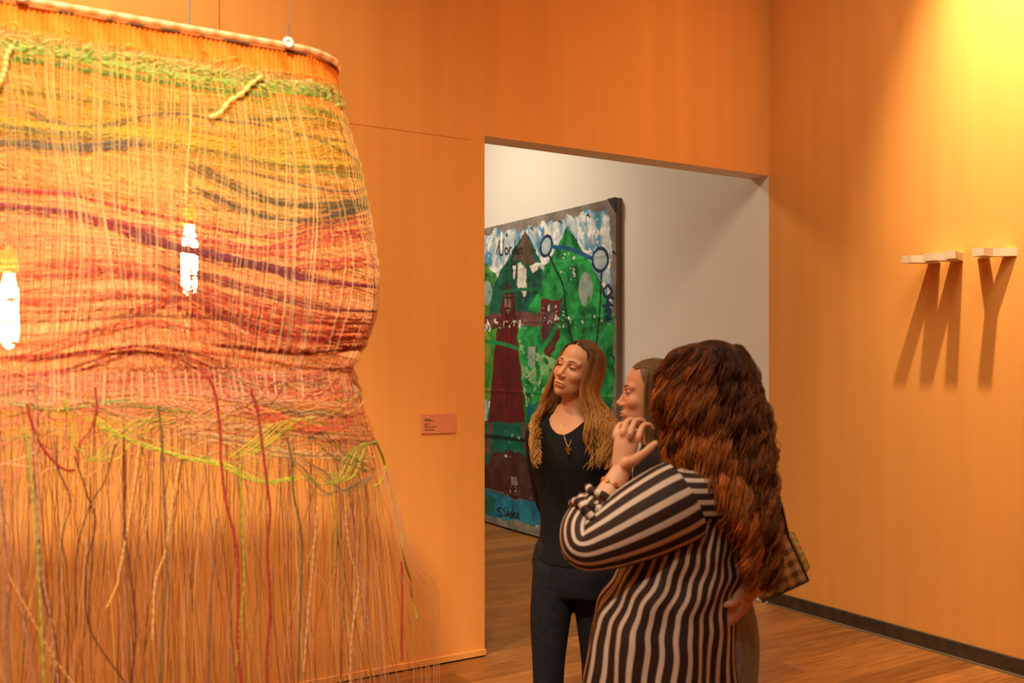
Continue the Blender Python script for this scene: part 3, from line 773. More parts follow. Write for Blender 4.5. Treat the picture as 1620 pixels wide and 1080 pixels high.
# coloured weft bands read off the near side: (picture points, spread px, strands, colours, thickness, dashed, part name)
GREENS = [(168, 196, 84), (132, 186, 60), (206, 214, 130), (190, 190, 90)]
YELLOW = [(236, 196, 44), (246, 210, 90), (226, 180, 50), (240, 190, 80)]
OLIVE = [(120, 124, 66), (140, 132, 84), (104, 112, 60)]
SLATE = [(132, 116, 110), (120, 112, 96), (146, 110, 110)]
MAGENTA = [(206, 50, 84), (220, 70, 84), (190, 56, 96)]
PURPLE = [(128, 40, 84), (150, 44, 80), (112, 62, 110), (168, 44, 76)]
RED = [(220, 80, 70), (206, 66, 66), (232, 104, 80), (190, 56, 60)]
PINK = [(240, 130, 110), (232, 116, 100), (246, 160, 120)]
PEACH = [(252, 190, 130), (250, 176, 120), (255, 206, 150)]
BANDS = [
 ([(-20, 70), (100, 82), (200, 102), (320, 122), (430, 136), (538, 158)], 15, 46, GREENS, 1.5, 0, 'green_weft'),
 ([(-20, 92), (60, 98), (150, 114), (240, 128), (340, 142), (420, 150)], 5, 10, [(96, 136, 44), (80, 112, 50), (130, 170, 50)], 1.8, 9, 'green_weft'),
 ([(330, 150), (420, 165), (500, 176), (560, 196)], 10, 10, GREENS + YELLOW, 1.3, 0, 'green_weft'),
 ([(-20, 138), (60, 148), (150, 160), (250, 170), (360, 168)], 7, 9, [(190, 168, 60), (206, 176, 66), (170, 150, 60)], 1.2, 0, 'yellow_weft'),
 ([(60, 178), (85, 192), (130, 200), (175, 200), (225, 190), (270, 180), (310, 184), (350, 192), (430, 200)], 2, 5, SLATE, 1.3, 0, 'grey_weft'),
 ([(-20, 186), (60, 200), (140, 206), (260, 214), (380, 232), (470, 236), (575, 228)], 12, 20, YELLOW, 1.2, 0, 'yellow_weft'),
 ([(-20, 205), (100, 212), (230, 222), (330, 236), (460, 262), (578, 268)], 14, 18, YELLOW + OLIVE, 1.1, 0, 'yellow_weft'),
 ([(-20, 192), (30, 204), (80, 212), (130, 214), (180, 210)], 3, 6, SLATE + OLIVE, 1.6, 7, 'grey_weft'),
 ([(-20, 226), (40, 228), (100, 236), (160, 232), (230, 222)], 8, 14, SLATE + [(110, 96, 90)], 1.9, 12, 'grey_weft'),
 ([(400, 190), (460, 188), (510, 190), (562, 206)], 2, 4, OLIVE, 1.2, 0, 'olive_weft'),
 ([(440, 205), (490, 216), (540, 238), (580, 262)], 2, 4, OLIVE, 1.3, 5, 'olive_weft'),
 ([(500, 214), (540, 224), (576, 224)], 2, 3, OLIVE, 1.2, 5, 'olive_weft'),
 ([(360, 200), (400, 225), (440, 210), (500, 192), (560, 200)], 8, 12, YELLOW, 1.2, 0, 'yellow_weft'),
 ([(460, 262), (520, 276), (582, 280)], 3, 5, YELLOW + GREENS, 1.3, 0, 'yellow_weft'),
 ([(380, 270), (450, 288), (520, 302), (560, 302), (586, 292)], 2, 4, SLATE, 1.3, 0, 'grey_weft'),
 ([(300, 262), (360, 290), (420, 316), (480, 324), (540, 322), (586, 312)], 8, 14, SLATE + OLIVE, 1.1, 0, 'grey_weft'),
 ([(310, 300), (370, 325), (430, 345), (500, 350), (545, 340), (586, 325)], 6, 10, OLIVE + SLATE, 1.2, 0, 'olive_weft'),
 ([(520, 340), (545, 334), (575, 326)], 10, 14, [(92, 96, 76), (110, 100, 84)], 1.7, 11, 'olive_weft'),
 ([(-20, 288), (60, 292), (120, 300), (200, 316), (300, 340)], 8, 8, PINK + YELLOW, 1.2, 0, 'pink_weft'),
 ([(20, 301), (60, 303), (112, 308)], 4, 8, [(232, 60, 80), (226, 80, 90)], 1.9, 6, 'magenta_weft'),
 ([(-20, 300), (110, 310), (200, 330), (300, 352), (400, 375), (450, 372), (520, 355), (588, 344)], 3, 6, MAGENTA, 1.2, 0, 'magenta_weft'),
 ([(-20, 326), (60, 331), (130, 342), (190, 360), (240, 378), (300, 396), (380, 414), (440, 426), (480, 438), (540, 450), (595, 456)], 5, 14, MAGENTA + PURPLE, 1.5, 0, 'magenta_weft'),
 ([(215, 368), (260, 384), (320, 400), (390, 416), (440, 428), (478, 440)], 6, 20, PURPLE, 1.9, 13, 'purple_weft'),
 ([(150, 345), (250, 362), (340, 380), (410, 392), (460, 388), (520, 372), (590, 362)], 3, 6, MAGENTA, 1.3, 0, 'magenta_weft'),
 ([(300, 385), (380, 398), (450, 400), (520, 384), (590, 374)], 2, 4, MAGENTA + PINK, 1.2, 0, 'magenta_weft'),
 ([(450, 405), (490, 411), (540, 411), (592, 406)], 3, 5, [(226, 70, 70), (232, 90, 80)], 1.3, 0, 'magenta_weft'),
 ([(380, 418), (450, 426), (520, 424), (594, 420)], 2, 4, MAGENTA, 1.3, 0, 'magenta_weft'),
 ([(260, 420), (340, 440), (420, 464), (480, 480), (540, 490), (592, 492)], 3, 8, PURPLE + RED, 1.4, 0, 'purple_weft'),
 ([(220, 430), (330, 462), (400, 482), (470, 495), (530, 503), (592, 506)], 3, 8, RED, 1.4, 0, 'red_weft'),
 ([(60, 420), (160, 428), (260, 446), (360, 486), (460, 512), (590, 516)], 10, 16, RED + PINK, 1.2, 0, 'red_weft'),
 ([(-20, 440), (80, 436), (180, 432), (240, 440), (300, 470), (380, 506), (470, 526), (588, 526)], 12, 20, RED + PINK, 1.1, 0, 'red_weft'),
 ([(200, 500), (280, 470), (340, 500), (420, 528), (500, 538), (582, 536)], 9, 18, RED, 1.3, 0, 'red_weft'),
 ([(340, 545), (400, 552), (470, 558), (530, 554), (574, 546)], 5, 12, [(186, 64, 44), (160, 50, 40)], 1.9, 10, 'red_weft'),
 ([(-20, 470), (80, 480), (150, 474), (220, 466), (280, 480), (340, 520), (400, 540)], 8, 12, PINK + RED, 1.1, 0, 'pink_weft'),
 ([(-20, 566), (60, 560), (110, 542), (180, 520), (240, 510), (300, 522)], 3, 9, RED + PINK, 1.6, 0, 'red_weft'),
 ([(-20, 545), (60, 540), (130, 524), (220, 500), (300, 505)], 6, 10, PINK + PEACH, 1.3, 0, 'pink_weft'),
 ([(-20, 594), (50, 592), (110, 584), (160, 570), (200, 558), (260, 560), (300, 572), (330, 590)], 3, 9, MAGENTA + RED, 1.4, 0, 'red_weft'),
 ([(40, 572), (100, 562), (170, 550), (240, 545), (320, 560), (380, 590), (440, 604), (490, 594), (530, 582), (556, 582)], 4, 9, RED + PURPLE, 1.4, 0, 'red_weft'),
 ([(150, 604), (210, 598), (280, 596), (340, 598), (390, 620), (400, 632)], 3, 6, RED + MAGENTA, 1.4, 0, 'red_weft'),
 ([(330, 580), (380, 594), (430, 606), (480, 598), (540, 584)], 5, 10, RED + PEACH, 1.3, 0, 'red_weft'),
 ([(420, 600), (450, 620), (490, 622), (540, 612)], 3, 6, [(180, 70, 50), (200, 90, 60)], 1.5, 6, 'red_weft'),
 ([(-20, 612), (60, 606), (140, 616), (230, 612), (320, 620), (430, 628), (520, 622), (560, 612)], 12, 26, PEACH + PINK, 1.1, 0, 'peach_weft'),
 ([(-20, 640), (60, 632), (150, 640), (240, 636), (340, 644), (430, 652), (520, 656), (574, 652)], 13, 26, PEACH + PINK + [(230, 170, 120)], 1.1, 0, 'peach_weft'),
 ([(150, 645), (240, 668), (330, 664), (420, 680), (500, 690), (590, 700)], 11, 18, PEACH + [(200, 150, 120), (190, 160, 90)], 1.1, 0, 'peach_weft'),
 ([(-20, 632), (40, 640), (100, 648), (160, 640), (200, 636)], 3, 7, OLIVE + GREENS, 1.5, 7, 'olive_weft'),
 ([(150, 634), (185, 632), (215, 640), (250, 642), (300, 650)], 2, 5, [(130, 150, 60), (150, 160, 70)], 1.8, 7, 'olive_weft'),
 ([(150, 660), (190, 685), (240, 705), (300, 722), (350, 734), (400, 756), (430, 762), (470, 752)], 2.5, 7, [(168, 190, 60), (190, 196, 70), (120, 124, 66)], 1.7, 9, 'green_garland'),
 ([(140, 702), (150, 728), (170, 724), (195, 690), (225, 670), (260, 660)], 2.5, 5, [(214, 200, 50), (200, 196, 80)], 1.8, 0, 'yellow_garland'),
 ([(380, 722), (420, 695), (450, 672), (480, 660)], 2.5, 5, [(206, 206, 60), (190, 190, 80)], 1.8, 0, 'yellow_garland'),
 ([(505, 748), (525, 762), (545, 752), (560, 722), (575, 704), (592, 698)], 2.5, 5, [(206, 206, 60), (180, 186, 80)], 2.0, 0, 'yellow_garland'),
 ([(460, 722), (490, 745), (520, 778), (550, 770), (575, 755)], 2.5, 5, [(150, 120, 80), (140, 128, 90)], 1.6, 0, 'olive_garland'),
 ([(390, 640), (400, 650), (440, 662), (480, 676), (505, 680), (530, 676), (542, 660)], 2, 6, MAGENTA + RED, 1.7, 0, 'red_garland'),
 ([(430, 640), (470, 652), (500, 650), (530, 660)], 8, 10, OLIVE + PEACH, 1.3, 0, 'olive_garland'),
 ([(300, 690), (380, 700), (440, 715), (520, 720), (590, 726)], 8, 9, PEACH + [(170, 130, 90)], 1.1, 0, 'peach_weft'),
 ([(505, 680), (520, 700), (550, 725), (590, 745)], 3, 5, OLIVE, 1.5, 5, 'olive_garland'),
]
_U = np.array([(-20, 300), (110, 310), (200, 330), (300, 352), (400, 375), (450, 380), (520, 366), (588, 350)], float)
_L = np.array([(-20, 440), (90, 436), (180, 432), (270, 450), (360, 496), (440, 520), (520, 528), (588, 522)], float)
_B = np.array([(-20, 566), (60, 558), (110, 540), (200, 514), (290, 520), (380, 548), (470, 560), (570, 550)], float)
_T = np.array([(-20, 190), (60, 202), (150, 210), (270, 220), (390, 240), (470, 262), (530, 268), (578, 264)], float)
CRIM = [(206, 46, 90), (216, 60, 84), (190, 50, 100), (226, 84, 90)]
for t_ in np.linspace(0.1, 0.97, 14): BANDS.append(([tuple(q_) for q_ in _U * (1 - t_) + _L * t_], 1.0, 1, CRIM if RNG.random() < 0.7 else PINK, 1.1, 0, 'crimson_weft'))
for t_ in np.linspace(0.08, 0.95, 8): BANDS.append(([tuple(q_) for q_ in _L * (1 - t_) + _B * t_], 1.2, 1, CRIM if RNG.random() < 0.4 else RED, 1.15, 0, 'crimson_weft'))
for t_ in np.linspace(0.1, 0.95, 12): BANDS.append(([tuple(q_) for q_ in _T * (1 - t_) + _U * t_], 1.2, 1, [(196, 150, 90), (170, 140, 90), (222, 150, 110)], 1.05, 0, 'ochre_weft'))
groups = {}
for bi, (pts, spread, n, cols, th, dash, nm) in enumerate(BANDS):
    sz = np.array([to_sz(*p) for p in pts]); sz = sz[np.argsort(sz[:, 0])] if nm.endswith('weft') else sz
    K = 26 * (len(pts) - 1)
    c0 = spline(sz, K)
    mb = groups.setdefault(nm, MB())
    arc = np.linspace(0, 1, K)
    for side in ((0, 1) if nm.endswith('weft') else (0,)):     # the far side carries the same bands, shifted
        n = int(n * 0.7) if cols[0] in (RED[0], PINK[0]) else n
        for k in range(int(n * 1.25) if side == 0 else max(2, n // 3)):
            off = RNG.normal(0, spread * 0.62) / 600.0
            zz = c0[:, 1] + off * (0.6 + 0.6 * np.sin(arc * RNG.uniform(3, 9) + RNG.uniform(0, 6))) + 0.0022 * wave_noise(c0[:, 0] * 70, bi * 50 + k)
            s = c0[:, 0] + RNG.uniform(-0.03, 0.03)
            if side: s = 2 * LS + math.pi * RR - s + RNG.uniform(-.1, .1)
            p = surf(s, zz, 0.003 + 0.002 * np.sin(np.arange(K) * 2.1 + k) + (0.004 if not nm.endswith('weft') else 0))
            col = np.clip(C(*cols[RNG.integers(len(cols))]) * 1.2 * RNG.uniform(0.8, 1.15), 0, 0.95) * 0.88 + np.array((0.95, 0.60, 0.30)) * 0.12
            cc = np.tile(col, (K, 1))
            rad = np.full(K, th * 0.00074 * RNG.uniform(0.7, 1.25))
            if dash:
                d = np.sin(arc * dash * math.pi * 4 + RNG.uniform(-0.8, 0.8) + bi)
                rad = rad * np.where(d > -0.2, 1.25, 0.6); cc = cc * np.where(d > 0, 1.0, 1.5)[:, None]
            rad[0] *= 0.3; rad[-1] *= 0.3
            tubes(mb, p[None], rad[None], 4, cc[None])
for nm, mb in groups.items(): put(mb, nm, M_YARN, 'stuff')

# green tufts standing off the first band
tm = MB(); nt_ = 900
ts = RNG.uniform(0.0, PER, nt_)
tz = RIM_Z - 0.105 + RNG.normal(0, 0.018, nt_)
k = np.linspace(0, 1, 7)
aa = RNG.uniform(-0.9, 0.9, nt_); ll = RNG.uniform(0.012, 0.032, nt_)
S = ts[:, None] + (k[None] - 0.5) * (ll * np.cos(aa))[:, None]; Z = tz[:, None] + (k[None] - 0.5) * (ll * np.sin(aa))[:, None]
pt_ = surf(S, Z, 0.003 + 0.010 * np.sin(k * math.pi)[None] * RNG.uniform(0.4, 1.2, (nt_, 1)))
gc = np.array([C(*c) for c in GREENS + [(226, 220, 160), (120, 168, 56)]])[RNG.integers(0, 6, nt_)]
tubes(tm, pt_, 0.0012, 4, np.clip(gc * 0.8 + np.array((0.30, 0.26, 0.10)), 0, 0.95)); put(tm, 'green_tufts', M_YARN, 'stuff')

# thin horizontal tangle where the net ends
gm = MB(); n = 420; k = np.linspace(0, 1, 26)
ts = RNG.uniform(0, PER, n); tz = RNG.uniform(1.36, 1.60, n); ln = RNG.uniform(0.12, 0.4, n)
S = ts[:, None] + (k[None] - 0.5) * ln[:, None]
Z = tz[:, None] + RNG.uniform(0.004, 0.03, (n, 1)) * np.sin(k[None] * RNG.uniform(4, 12, (n, 1)) + RNG.uniform(0, 6, (n, 1))) + RNG.normal(0, 0.03, (n, 1)) * (k[None] - 0.5)
pal = np.array([C(*c) for c in PEACH + PINK + [(220, 170, 130), (200, 190, 90), (170, 130, 120), (246, 200, 170), (250, 190, 90)]])
tubes(gm, surf(S, Z, RNG.uniform(0, 0.012, (n, 1))), RNG.uniform(0.0006, 0.0013, n), 3, pal[RNG.integers(0, len(pal), n)] * RNG.uniform(0.8, 1.1, (n, 1)))
put(gm, 'loose_net_edge', M_FINE, 'stuff')

# fringe: hundreds of strands hanging past the frame
fm_ = MB(); n = 860; P_ = 40
ts = RNG.uniform(0, PER, n); z0 = RNG.uniform(1.42, 1.60, n); z1 = np.where(RNG.random(n) < 0.22, RNG.uniform(0.8, 1.25, n), RNG.uniform(0.28, 0.6, n))
k = np.linspace(0, 1, P_)
Z = z0[:, None] + (z1 - z0)[:, None] * k[None]
drift = np.where(RNG.random(n) < 0.30, RNG.normal(0, 0.13, n), RNG.normal(0, 0.02, n))
S = ts[:, None] + drift[:, None] * k[None] ** RNG.uniform(0.7, 1.6, (n, 1)) + RNG.uniform(0.004, 0.022, (n, 1)) * (np.sin(k[None] * RNG.uniform(3, 9, (n, 1)) + RNG.uniform(0, 6, (n, 1))))
e = np.interp(Z, E_TAB[:, 0], E_TAB[:, 1]); ef = np.interp(z0, E_TAB[:, 0], E_TAB[:, 1])[:, None]
frac = RNG.uniform(0.0, 1.0, (n, 1)) ** 1.5
pf = surf(S, Z, (ef - e) * (1 - frac))
fc = np.array([C(206, 146, 100), C(176, 116, 80), C(234, 186, 150), C(250, 206, 150), C(255, 226, 150), C(220, 176, 156), C(232, 170, 110), C(246, 200, 170), C(130, 84, 60)])
tubes(fm_, pf, RNG.uniform(0.0004, 0.0011, n), 3, fc[RNG.integers(0, len(fc), n)]); put(fm_, 'fringe_strands', M_FRINGE, 'stuff')

# the thick single yarns that can be told apart
YARNS = [
 ([(42, 640), (50, 668), (62, 700), (80, 725), (100, 740), (118, 744)], 2.2, (196, 70, 56), 'red_yarn'),
 ([(328, 596), (340, 625), (345, 680), (348, 730), (356, 790), (372, 870), (376, 950), (372, 1010), (378, 1080), (380, 1150)], 2.6, (200, 72, 60), 'red_yarn'),
 ([(394, 618), (404, 650), (413, 700), (420, 760), (424, 810), (420, 870), (424, 960), (420, 1040), (422, 1120)], 2.4, (186, 72, 62), 'red_yarn'),
 ([(150, 612), (150, 645), (140, 680), (125, 700), (122, 735)], 2.0, (206, 84, 64), 'red_yarn'),
 ([(628, 886), (629, 940), (628, 1000), (631, 1046)], 2.2, (184, 60, 44), 'red_yarn'),
 ([(62, 850), (66, 930), (82, 990), (90, 1040), (86, 1090)], 2.0, (160, 70, 60), 'red_yarn'),
 ([(588, 700), (606, 730), (615, 780), (624, 830), (634, 890), (645, 940), (655, 980)], 2.4, (190, 186, 80), 'green_yarn'),
 ([(38, 676), (44, 710), (50, 760), (58, 850), (62, 950), (70, 1080)], 2.0, (196, 196, 90), 'green_yarn'),
 ([(100, 630), (112, 665), (116, 700), (130, 715)], 2.0, (214, 206, 70), 'green_yarn'),
 ([(376, 735), (380, 820), (384, 920), (376, 1000), (374, 1050)], 1.9, (200, 190, 60), 'green_yarn'),
 ([(526, 760), (528, 830), (526, 905)], 1.8, (196, 180, 60), 'green_yarn'),
 ([(590, 700), (600, 730), (596, 760), (582, 770)], 2.2, (206, 200, 70), 'green_yarn'),
 ([(248, 640), (254, 700), (258, 800), (262, 900), (256, 990), (250, 1090)], 1.7, (140, 120, 80), 'grey_yarn'),
 ([(450, 690), (458, 720), (462, 780), (474, 850), (474, 950), (470, 1080)], 1.8, (128, 116, 80), 'grey_yarn'),
 ([(-5, 730), (4, 790), (10, 880), (8, 980), (12, 1080)], 1.9, (190, 140, 120), 'grey_yarn'),
 ([(55, 600), (57, 700), (60, 800), (66, 900), (80, 980), (92, 1080)], 2.2, (214, 160, 130), 'grey_yarn'),
 ([(195, 690), (196, 760), (196, 830), (206, 910), (212, 1000), (204, 1080)], 2.0, (140, 76, 56), 'brown_yarn'),
 ([(118, 720), (136, 780), (150, 830), (135, 900), (140, 990), (200, 1080)], 1.4, (120, 70, 50), 'brown_yarn'),
 ([(180, 700), (165, 760), (140, 800), (120, 880), (118, 990)], 1.3, (130, 80, 56), 'brown_yarn'),
 ([(90, 690), (92, 740), (110, 790), (96, 850), (104, 900), (106, 990), (104, 1080)], 1.3, (126, 84, 60), 'brown_yarn'),
 ([(340, 820), (336, 880), (330, 950), (328, 1080)], 1.5, (150, 110, 90), 'brown_yarn'),
 ([(220, 700), (208, 780), (200, 840), (188, 900), (184, 925), (168, 960)], 1.6, (250, 206, 120), 'cream_yarn'),
 ([(282, 730), (270, 800), (260, 870), (244, 920), (240, 1010)], 1.6, (250, 206, 126), 'cream_yarn'),
 ([(10, 905), (40, 960), (80, 1030), (120, 1085)], 1.7, (240, 180, 110), 'cream_yarn'),
 ([(500, 800), (492, 880), (486, 960), (478, 1060)], 1.8, (240, 190, 130), 'cream_yarn'),
 ([(540, 800), (548, 870), (560, 920), (552, 1000), (548, 1080)], 1.8, (236, 184, 130), 'cream_yarn'),
]
for pts, th, c, nm in YARNS:
    sz = spline(np.array([to_sz(*p) for p in pts]), 18 * len(pts))
    p = surf(sz[:, 0], sz[:, 1], 0.012)
    kk = len(p); mb = MB(); tw = 1 + 0.22 * np.sin(np.arange(kk) * 1.7)
    tubes(mb, p[None], (tw * th * 0.00125)[None], 6, (C(*c) * (0.9 + 0.15 * np.sin(np.arange(kk) * 1.7))[:, None])[None])
    put(mb, nm, M_YARN)
# a bundle that slips over to the right and hangs straight
for j, (a, b) in enumerate(((688, 0.004), (692, 0.0), (676, 0.002), (664, 0.003), (652, 0.0), (640, 0.004), (684, 0.006), (672, 0.0))):
    base = at_depth(600 + 3 * j, 742, 2.60); mid = at_depth(628 + (a - 640) * 0.55, 880, 2.56); elb = at_depth(a, 925 + 2 * j, 2.56); end = at_depth(a + 3, 1130, 2.56); end2 = end + np.array((0.0, 0, -0.35))
    p = spline([base, mid, elb, at_depth(a + 2, 1000, 2.56), end, end2], 70); mb = MB()
    tubes(mb, p[None], 0.0013, 5, C(226, 168, 116)); put(mb, 'nylon_strand', M_FRINGE)
# two cream ribbons threaded through the band
for pts in ([(330, 188), (345, 180), (362, 162), (380, 150), (396, 134), (412, 122)], [(-6, 140), (2, 128), (8, 110), (10, 92), (18, 74)]):
    sz = spline(np.array([to_sz(*p) for p in pts]), 60); p = surf(sz[:, 0], sz[:, 1], 0.014)
    kk = np.arange(60); mb = MB(); tubes(mb, p[None], (0.0022 + 0.0042 * np.abs(np.sin(kk * 0.42)))[None], 6, C(250, 226, 150)); put(mb, 'cream_ribbon', M_YARN)

# suspension wires with a white disc and a little spring each
M_DISC = mat('white_plastic_disc', (0.85, 0.80, 0.72), 0.4, 0.4, attr=False)
M_WIRE = mat('steel_wire', (0.45, 0.36, 0.26), 0.35, 0.5, metal=0.6)
def at_org(mb): mb.v = [a - W_ORG for a in mb.v]; return mb
for px in (455, 33):
    k = np.argmin(np.where(_s < LS + 0.4, np.abs(project(surf(_s, np.full_like(_s, RIM_Z)))[0] - px), 1e9)); q = surf(_s[k], RIM_Z)
    p_, n_ = path_ring(np.array([_s[k]])); n_ = n_[0]
    d = MB(); lathe(d, [(0.0, -0.004), (0.0125, -0.004), (0.0145, -0.002), (0.0145, 0.002), (0.0125, 0.004), (0.004, 0.004), (0.0035, 0.002), (0.0, 0.002)], n=24)
    do = d.obj('wire_disc', M_DISC, parent=weave, smooth=True); do.location = q + n_ * 0.012 + np.array((0, 0, 0.004)) - W_ORG
    do.rotation_euler = Vector(n_).to_track_quat('Z', 'Y').to_euler()
    top = q + n_ * 0.012 + np.array((0, 0, 0.02))
    mb = MB(); tubes(mb, np.stack([top, np.array((top[0], top[1], H))])[None], 0.0011, 5); at_org(mb).obj('suspension_wire', M_WIRE, parent=weave)
    mb = MB(); t = np.linspace(0, 1, 90); hx = np.stack([0.0035 * np.cos(t * 40), 0.0035 * np.sin(t * 40), 0.008 + 0.035 * t], -1) + top - np.array((0, 0, 0.008))
    tubes(mb, hx[None], 0.0011, 4); at_org(mb).obj('spring', M_WIRE, parent=weave)

# ------------------------------------------------------------------ pendant bulbs inside the weaving
M_CORD = mat('grey_flex', (0.22, 0.18, 0.14), 0.6, 0.3)
M_BRASS = mat('amber_socket', (0.90, 0.50, 0.06), 0.4, 0.5, translucent=0.4)
M_BULB = mat('glowing_bulb', (1, 0.9, 0.7), 0.3, 0.3, emit=((1.0, 0.72, 0.36), 95.0))
M_FIL = mat('filament', (1, 0.7, 0.3), 0.4, 0.3, emit=((1.0, 0.62, 0.25), 120.0))
for px, py_top, py_bot, vpl, lab in ((300, 355, 470, VC, 'lit tubular bulb on a grey cord in the middle of the net'),
                                    (14, 430, 552, VC - 0.06, 'lit tubular bulb on a grey cord at the left edge of the picture')):
    q = on_plane_y(px, py_top, vpl); zb_ = on_plane_y(px, py_bot, vpl)[2]; Lb = q[2] - zb_
    e = empty('pendant_bulb', tuple(q)); tag(e, lab, 'light bulb', 'lit bulbs hanging inside the net')
    b = MB(); lathe(b, [(0.011, 0.0), (0.013, -0.02), (0.019, -0.04), (0.021, -0.06), (0.021, -Lb + 0.035), (0.017, -Lb + 0.018), (0.009, -Lb + 0.005), (0.0, -Lb)], n=24); b.obj('glass', M_BULB, parent=e, smooth=True)
    b = MB(); lathe(b, [(0.0, 0.062), (0.008, 0.062), (0.010, 0.055), (0.019, 0.050), (0.020, 0.030), (0.0195, 0.028), (0.0205, 0.026), (0.0205, 0.002), (0.018, 0.0), (0.011, -0.004), (0.0, -0.004)], n=24); so = b.obj('socket', M_BRASS, parent=e, smooth=True)
    b = MB(); tubes(b, np.array([(0, 0, 0.06), (0, 0, H - q[2])])[None], 0.003, 6); b.obj('cord', M_CORD, parent=e)

# ------------------------------------------------------------------ people: tools
def sd_ell(p, c, r):
    q = (p - np.asarray(c)) / np.asarray(r); k0 = np.linalg.norm(q, axis=-1); k1 = np.linalg.norm(q / np.asarray(r), axis=-1) + 1e-9
    return k0 * (k0 - 1) / k1

def sd_cap(p, a, b, ra, rb):
    a = np.asarray(a, float); b = np.asarray(b, float); d = b - a
    t = np.clip(((p - a) @ d) / (d @ d), 0, 1)
    return np.linalg.norm(p - a - t[..., None] * d, axis=-1) - (ra + (rb - ra) * t)

def smin(a, b, k):
    h = np.clip(0.5 + 0.5 * (b - a) / k, 0, 1); return b + (a - b) * h - k * h * (1 - h)

def smax(a, b, k): return -smin(-a, -b, k)

def head_field(p, neck, lid):
    d = sd_ell(p, (0, -0.014, 0.036), (0.075, 0.096, 0.084))
    d = smin(d, sd_ell(p, (0, 0.022, -0.030), (0.0635, 0.068, 0.086)), 0.02)
    d = smin(d, sd_ell(p, (0, 0.036, -0.082), (0.049, 0.047, 0.036)), 0.02)
    d = smin(d, sd_ell(p, (0, 0.072, -0.101), (0.019, 0.017, 0.016)), 0.018)
    for s in (-1, 1):
        d = smin(d, sd_ell(p, (s * 0.037, 0.058, -0.030), (0.024, 0.024, 0.022)), 0.014)
        d = smin(d, sd_cap(p, (s * 0.012, 0.080, 0.019), (s * 0.046, 0.066, 0.020), 0.009, 0.008), 0.014)
    d = smin(d, sd_cap(p, (0, -0.018, -0.05), neck, 0.050, 0.056), 0.022)
    for s in (-1, 1):
        d = smax(d, -sd_ell(p, (s * 0.031, 0.092, 0.000), (0.018, 0.018, 0.0115)), 0.010)
    d = smin(d, sd_cap(p, (0, 0.080, 0.010), (0, 0.1015, -0.033), 0.0075, 0.0095), 0.010)
    d = smin(d, sd_ell(p, (0, 0.1035, -0.0345), (0.0115, 0.0110, 0.0100)), 0.006)
    for s in (-1, 1):
        d = smin(d, sd_ell(p, (s * 0.0120, 0.094, -0.040), (0.0075, 0.010, 0.0075)), 0.005)
        d = smax(d, -sd_ell(p, (s * 0.0065, 0.0975, -0.0470), (0.004, 0.005, 0.004)), 0.002)
        e = (s * 0.031, 0.0705, 0.0)
        sp = np.linalg.norm(p - np.asarray(e), axis=-1)
        d = smin(d, smax(sp - 0.0142, (lid + 0.10 * np.abs(p[..., 0] - e[0])) - p[..., 2], 0.001), 0.003)
        d = smin(d, smax(sp - 0.0136, p[..., 2] - (-0.0062), 0.001), 0.003)
    d = smin(d, sd_ell(p, (0, 0.084, -0.072), (0.027, 0.014, 0.016)), 0.008)
    d = smin(d, sd_ell(p, (0, 0.0930, -0.0665), (0.025, 0.0080, 0.0050)), 0.003)
    d = smin(d, sd_ell(p, (0, 0.0920, -0.0765), (0.022, 0.0085, 0.0058)), 0.003)
    d = smax(d, -sd_ell(p, (0, 0.103, -0.0713), (0.027, 0.009, 0.0014)), 0.002)
    return d

def head_mesh(neck, nr=170, na=200, lid=0.003, skin=(0.56, 0.31, 0.20), lip=(0.48, 0.13, 0.10)):
    th = math.pi * np.linspace(0, 1, nr) ** 1.25; al = np.arange(na) * 2 * math.pi / na
    TH, AL = np.meshgrid(th, al, indexing='ij')
    dirs = np.stack([np.sin(TH) * np.cos(AL), np.cos(TH), np.sin(TH) * np.sin(AL)], -1)
    org = np.array((0, 0.0, -0.02))
    rs = np.linspace(0.04, 0.30, 53)
    hit = np.full(TH.shape, 0.04); prev = None
    lo = np.full(TH.shape, 0.04); hi = np.full(TH.shape, 0.06); done = np.zeros(TH.shape, bool)
    for r0 in rs[::-1]:
        ins = np.zeros(TH.shape, bool); ins[~done] = head_field(org + dirs[~done] * r0, neck, lid) < 0
        lo[ins] = r0; hi[ins] = r0 + rs[1] - rs[0]; done |= ins
        if done.all(): break
    for _ in range(9):
        m = (lo + hi) / 2; f = head_field(org + dirs * m[..., None], neck, lid); i = f < 0
        lo = np.where(i, m, lo); hi = np.where(i, hi, m)
    v = org + dirs * lo[..., None]
    idx = np.arange(nr * na).reshape(nr, na); nx = np.roll(idx, -1, 1)
    q = np.stack([idx[:-1], idx[1:], nx[1:], nx[:-1]], -1).reshape(-1, 4)
    col = np.tile(np.array(skin), (nr * na, 1)).reshape(nr, na, 3)
    g = lambda c, r: np.exp(-(((v - np.array(c)) / np.array(r)) ** 2).sum(-1))
    lm = np.clip(g((0, 0.098, -0.0715), (0.024, 0.03, 0.0092)) * 2.2 - 0.75, 0, 1)[..., None]
    col = col * (1 - lm) + np.array(lip) * lm
    for s in (-1, 1):
        b = 0.35 * g((s * 0.038, 0.08, -0.032), (0.02, 0.03, 0.018))[..., None]; col = col * (1 - b) + np.array((0.58, 0.22, 0.15)) * b
        b = 0.45 * g((s * 0.031, 0.085, 0.006), (0.018, 0.02, 0.007))[..., None]; col = col * (1 - b) + np.array((0.34, 0.15, 0.10)) * b
    return v.reshape(-1, 3), q, col.reshape(-1, 3)

def face_y(x, z, neck, lid):
    y = np.full(np.shape(x), 0.15)
    for _ in range(40):
        y = y - np.maximum(head_field(np.stack([x, y, z], -1), neck, lid), -0.002) * 0.8
    return y

